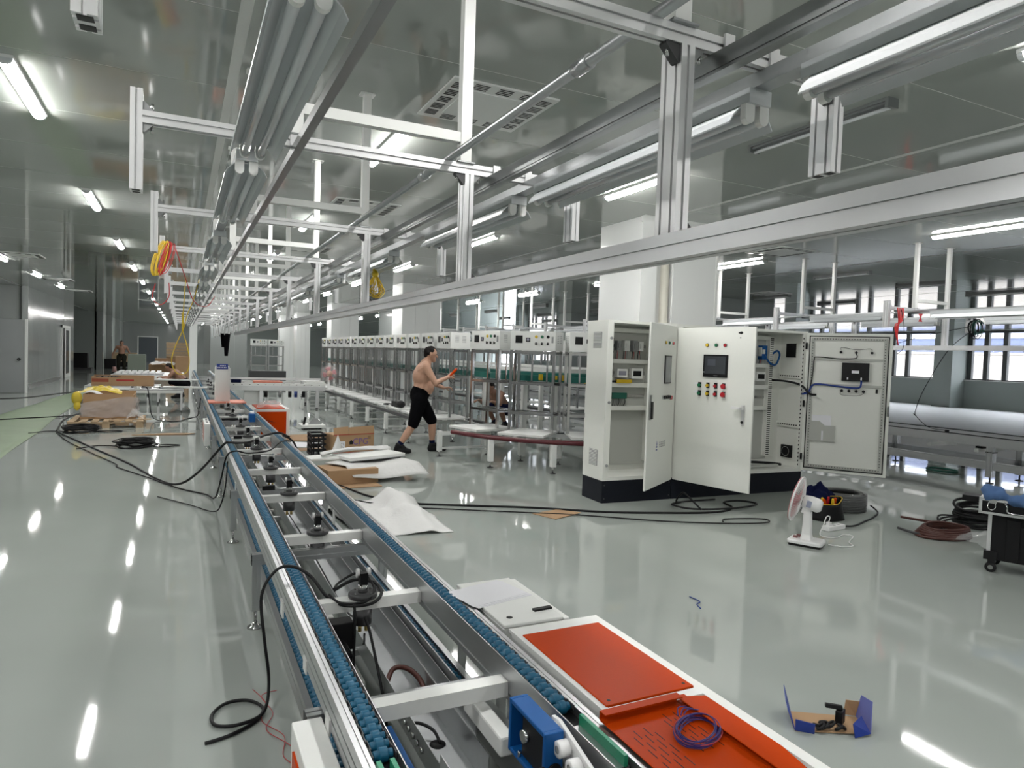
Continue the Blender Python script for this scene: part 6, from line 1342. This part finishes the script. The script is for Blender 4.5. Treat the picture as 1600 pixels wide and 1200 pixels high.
# ================================================================ people
def capsules(name, chains, balls, voxel, m, parent=None, smooth=6):
    g = G()
    for ch in chains:            # chain: list of (point, radius)
        for (p, r), (q, s) in zip(ch[:-1], ch[1:]):
            p, q = Vector(p), Vector(q); d = (q-p); L = d.length
            if L < 1e-6: continue
            n = max(2, int(L/0.02)); k = 10
            ax = d.normalized()
            pts = []; rs = []
            for i in range(5): a = PI/2*(1-i/5); pts.append(p-ax*r*math.sin(a)); rs.append(max(1e-4, r*math.cos(a)))
            for i in range(n+1): pts.append(p+d*i/n); rs.append(r+(s-r)*i/n)
            for i in range(1, 6): a = PI/2*i/5; pts.append(q+ax*s*math.sin(a)); rs.append(max(1e-4, s*math.cos(a)))
            g.tube(pts, rs, k)
    for c, r in balls: g.ball(c, r, 16, 12)
    ob = g.build(name, m)
    k = ob.modifiers.new('r', 'REMESH'); k.mode = 'VOXEL'; k.voxel_size = voxel; k.use_smooth_shade = True
    if smooth: k = ob.modifiers.new('s', 'SMOOTH'); k.factor = 0.5; k.iterations = smooth
    bpy.context.view_layer.update()
    me = bpy.data.meshes.new_from_object(ob.evaluated_get(bpy.context.evaluated_depsgraph_get()))
    me.materials.clear(); me.materials.append(m); bpy.data.objects.remove(ob)
    me.polygons.foreach_set('use_smooth', [True]*len(me.polygons))
    o = bpy.data.objects.new(name, me); C.objects.link(o); o.parent = parent
    return o
def hand(w_, d, up_, sc_=1.0, curl=0.9, side=1):
    """palm + five fingers from wrist w_ pointing along d; up_ = back of hand; side = thumb side"""
    d = Vector(d).normalized(); u = Vector(up_); u = (u-d*u.dot(d)).normalized(); s = d.cross(u)*side
    w_ = Vector(w_); ch = []
    for i, (off, L) in enumerate(((0.030, 0.070), (0.011, 0.078), (-0.009, 0.072), (-0.028, 0.056))):
        k0 = w_+s*off*0.6*sc_; k1 = w_+d*0.085*sc_+s*off*sc_
        a1, a2 = curl*0.6, curl*1.4
        k2 = k1+(d*math.cos(a1)-u*math.sin(a1))*L*0.55*sc_; k3 = k2+(d*math.cos(a2)-u*math.sin(a2))*L*0.5*sc_
        ch.append([(k0, 0.017*sc_), (k1, 0.0125*sc_), (k2, 0.0095*sc_), (k3, 0.008*sc_)])
    t1 = w_+d*0.03*sc_+s*0.03*sc_; t2 = t1+(d*0.6+s*0.6-u*0.3).normalized()*0.045*sc_; t3 = t2+(d*0.8+s*0.05-u*0.5).normalized()*0.035*sc_
    ch.append([(w_, 0.018*sc_), (t1, 0.015*sc_), (t2, 0.011*sc_), (t3, 0.009*sc_)])
    return ch
def head_shapes(c, fwd, r=0.098):
    """skull, jaw, nose, ears, brows, lips around centre c looking along fwd"""
    c = Vector(c); f_ = Vector(fwd).normalized(); s = Vector((0, 0, 1)).cross(f_).normalized(); u = f_.cross(s)
    b = [(tuple(c+u*0.025), (r*0.98, r*0.86, r*1.05))]
    ch = [[(c+f_*0.02-u*0.03, r*0.72), (c+f_*0.055-u*0.085, r*0.42)],
          [(c+f_*0.088+u*0.012, 0.010), (c+f_*0.110-u*0.028, 0.015)],
          [(c+f_*0.080-u*0.065-s*0.02, 0.010), (c+f_*0.084-u*0.065+s*0.02, 0.010)],
          [(c+f_*0.082+u*0.028-s*0.035, 0.011), (c+f_*0.088+u*0.03, 0.010), (c+f_*0.082+u*0.028+s*0.035, 0.011)]]
    for k in (-1, 1): ch.append([(c+s*k*0.088+u*0.022-f_*0.012, 0.012), (c+s*k*0.094-u*0.028-f_*0.008, 0.010)])
    return ch, b
def person(loc, rz, label, J, skin, voxel, cloth, clothmat, shoes=True, hairfull=True, gaze=(1, 0, 0), group=None):
    t = thing('person', label, 'person')
    ch = []; 
    ch += [[(J['pelvis'], 0.145), (J['belly'], 0.150), (J['chest'], 0.145), (J['neck0'], 0.085)],
           [(J['neck0'], 0.062), (J['head'], 0.058)]]
    pel, chs = Vector(J['pelvis']), Vector(J['chest'])
    for k in ('l', 'r'):
        sh = Vector(J['sh_'+k]); hp = Vector(J['hip_'+k])
        ch += [[(chs+(sh-chs)*0.55, 0.12), (sh, 0.068), (J['el_'+k], 0.047), (J['wr_'+k], 0.030)],
               [(chs+(sh-chs)*0.6+Vector((0, 0, 0.05)), 0.07), (J['neck0'], 0.06)],
               [(pel+(hp-pel)*0.8, 0.12), (hp, 0.105), (J['kn_'+k], 0.062), (Vector(J['kn_'+k])*0.62+Vector(J['an_'+k])*0.38, 0.064), (J['an_'+k], 0.038)],
               [(J['an_'+k], 0.036), (J['toe_'+k], 0.026)]]
        ch += hand(J['wr_'+k], J['hd_'+k], J['hu_'+k], 1.0, J.get('curl_'+k, 0.9), 1 if k == 'r' else -1)
    hc, hb = head_shapes(J['head'], gaze); ch += hc
    hb += J.get('balls', [])
    body = capsules('body', ch, hb, voxel, skin, t)
    # hair cap
    c = Vector(J['head']); f_ = Vector(gaze).normalized(); s = Vector((0, 0, 1)).cross(f_).normalized(); u = f_.cross(s)
    capsules('hair', [[(c-f_*0.055-u*0.02, 0.055), (c-f_*0.05+u*0.05, 0.068), (c-f_*0.005+u*0.075, 0.066), (c+f_*0.04+u*0.075, 0.045)], [(c-f_*0.04+s*0.05+u*0.02, 0.045), (c-f_*0.04-s*0.05+u*0.02, 0.045)], [(c+u*0.06+s*0.035, 0.055), (c+u*0.06-s*0.035, 0.055)]], [], max(voxel, 0.008), HAIR, t, 3)
    for k in ('l', 'r'):
        e = c+f_*0.092+u*0.01+s*(0.034 if k == 'l' else -0.034); G().ball(e, 0.009, 8, 6).build('eye', HAIR, t)
    # clothing
    cc = [[(pel+Vector((0, 0, 0.02)), 0.158), (pel+(Vector(J['belly'])-pel)*0.45, 0.160)]]
    for k in ('l', 'r'):
        hp, kn, an = Vector(J['hip_'+k]), Vector(J['kn_'+k]), Vector(J['an_'+k])
        if cloth == 'shorts': cc.append([(pel+(hp-pel)*0.8, 0.135), (hp, 0.128), (hp+(kn-hp)*0.6, 0.108), (hp+(kn-hp)*0.94, 0.092)])
        else: cc.append([(pel+(hp-pel)*0.8, 0.13), (hp, 0.125), (kn, 0.085), (kn+(an-kn)*0.9, 0.075)])
    capsules('shorts' if cloth == 'shorts' else 'trousers', cc, [], max(voxel, 0.010), clothmat, t, 5)
    if shoes:
        for k in ('l', 'r'):
            an, toe = Vector(J['an_'+k]), Vector(J['toe_'+k]); hz = (toe-an); hz.z = 0; hz.normalize()
            g0 = min(an.z, toe.z)
            heel = an-hz*0.03; heel.z = max(0.04, an.z-0.055); tp_ = toe.copy(); tp_.z = max(0.035, toe.z)
            capsules('shoe', [[(heel, 0.046), (heel+(tp_-heel)*0.5, 0.054), (tp_, 0.042)], [(an+Vector((0, 0, 0.015)), 0.054), (heel, 0.048)], [(an+hz*0.04, 0.05), (tp_-hz*0.05, 0.046)]], [], 0.008, BLACK, t, 3)
            if cloth == 'shorts': capsules('sock', [[(an+Vector((0, 0, 0.0)), 0.045), (an+(Vector(J['kn_'+k])-an).normalized()*0.07, 0.049)]], [], 0.008, NAVY, t, 2)
    t.location = loc; t.rotation_euler = (0, 0, rz)
    return t
JM = dict(pelvis=(0, 0, 0.90), belly=(0.05, 0, 1.06), chest=(0.045, 0, 1.28), neck0=(0.095, 0, 1.44), head=(0.165, 0, 1.575),
          sh_r=(0.06, -0.195, 1.375), el_r=(0.20, -0.27, 1.13), wr_r=(0.42, -0.20, 1.225), hd_r=(0.75, 0.2, 0.55), hu_r=(-0.3, -1, 0.3), curl_r=1.5,
          sh_l=(0.07, 0.195, 1.375), el_l=(0.22, 0.27, 1.12), wr_l=(0.44, 0.20, 1.03), hd_l=(1, -0.1, 0.1), hu_l=(0, 0.3, 1), curl_l=0.7,
          hip_r=(-0.01, -0.10, 0.85), kn_r=(-0.11, -0.12, 0.45), an_r=(-0.33, -0.12, 0.115), toe_r=(-0.165, -0.135, 0.04),
          hip_l=(0.02, 0.10, 0.85), kn_l=(0.24, 0.10, 0.49), an_l=(0.25, 0.11, 0.10), toe_l=(0.45, 0.11, 0.035),
          balls=[((0.10, 0, 1.05), (0.135, 0.155, 0.15)), ((0.03, 0, 1.22), (0.15, 0.18, 0.18))])
man = person((3.44, 10.42, 0), rad(-8), 'shirtless man in black shorts striding past the stations with a tool', JM, SKIN, 0.0065, 'shorts', BLKC, gaze=(1, -0.12, -0.12))
tl = thing('hand_tool', 'orange handled tool held up in the striding man\'s right hand', 'tool', rz=1e-6)
G().tube([(0.435, -0.205, 1.235), (0.475, -0.195, 1.27), (0.50, -0.185, 1.30), (0.545, -0.17, 1.345), (0.56, -0.165, 1.36)], [0.012, 0.017, 0.022, 0.024, 0.014], 10).build('handle', ORANGE, tl)
G().tube(spl([(0.44, -0.205, 1.22), (0.45, -0.2, 1.16), (0.50, -0.19, 1.13), (0.53, -0.19, 1.17), (0.50, -0.19, 1.21)], 5), 0.005, 5).build('cord', RUBBER, tl)
tl.location = (3.44, 10.42, 0); tl.rotation_euler = (0, 0, rad(-8))
JF = dict(pelvis=(0, 0, 0.92), belly=(0.02, 0, 1.07), chest=(0.02, 0, 1.28), neck0=(0.03, 0, 1.43), head=(0.06, 0, 1.56),
          sh_r=(0.0, -0.21, 1.37), el_r=(-0.02, -0.33, 1.12), wr_r=(0.06, -0.42, 0.90), hd_r=(0.1, -0.1, -1), hu_r=(0, -1, 0),
          sh_l=(0.0, 0.21, 1.37), el_l=(-0.02, 0.33, 1.12), wr_l=(0.06, 0.42, 0.90), hd_l=(0.1, 0.1, -1), hu_l=(0, 1, 0),
          hip_r=(0, -0.11, 0.87), kn_r=(0.05, -0.14, 0.48), an_r=(-0.10, -0.16, 0.12), toe_r=(0.08, -0.18, 0.035),
          hip_l=(0, 0.11, 0.87), kn_l=(0.12, 0.12, 0.48), an_l=(0.12, 0.12, 0.09), toe_l=(0.30, 0.13, 0.035))
person((-2.72, 39.9, 0), rad(-88), 'shirtless man in dark trousers walking towards the camera far down the left aisle', JF, SKIND, 0.014, 'trousers', OLIVE)
JC = dict(pelvis=(0, 0, 0.42), belly=(0.10, 0, 0.55), chest=(0.26, 0, 0.70), neck0=(0.36, 0, 0.80), head=(0.45, 0, 0.90),
          sh_r=(0.29, -0.20, 0.76), el_r=(0.42, -0.28, 0.56), wr_r=(0.60, -0.20, 0.62), hd_r=(1, 0.2, 0.0), hu_r=(0, 0, 1),
          sh_l=(0.29, 0.20, 0.76), el_l=(0.42, 0.28, 0.56), wr_l=(0.60, 0.20, 0.62), hd_l=(1, -0.2, 0.0), hu_l=(0, 0, 1),
          hip_r=(0, -0.11, 0.40), kn_r=(0.34, -0.20, 0.48), an_r=(0.12, -0.16, 0.11), toe_r=(0.30, -0.18, 0.035),
          hip_l=(0, 0.11, 0.40), kn_l=(0.34, 0.20, 0.48), an_l=(0.12, 0.16, 0.11), toe_l=(0.30, 0.18, 0.035))
person((0.12, 22.6, 0), rad(165), 'man crouching by the work tables near the white column, dark shorts', JC, SKIND, 0.012, 'shorts', BLKC, gaze=(1, 0, -0.4))
person((6.42, 13.5, 0), rad(200), 'man in navy shorts crouching behind the stations of the curve', JC, SKIND, 0.011, 'shorts', NAVY, gaze=(1, 0, -0.4))
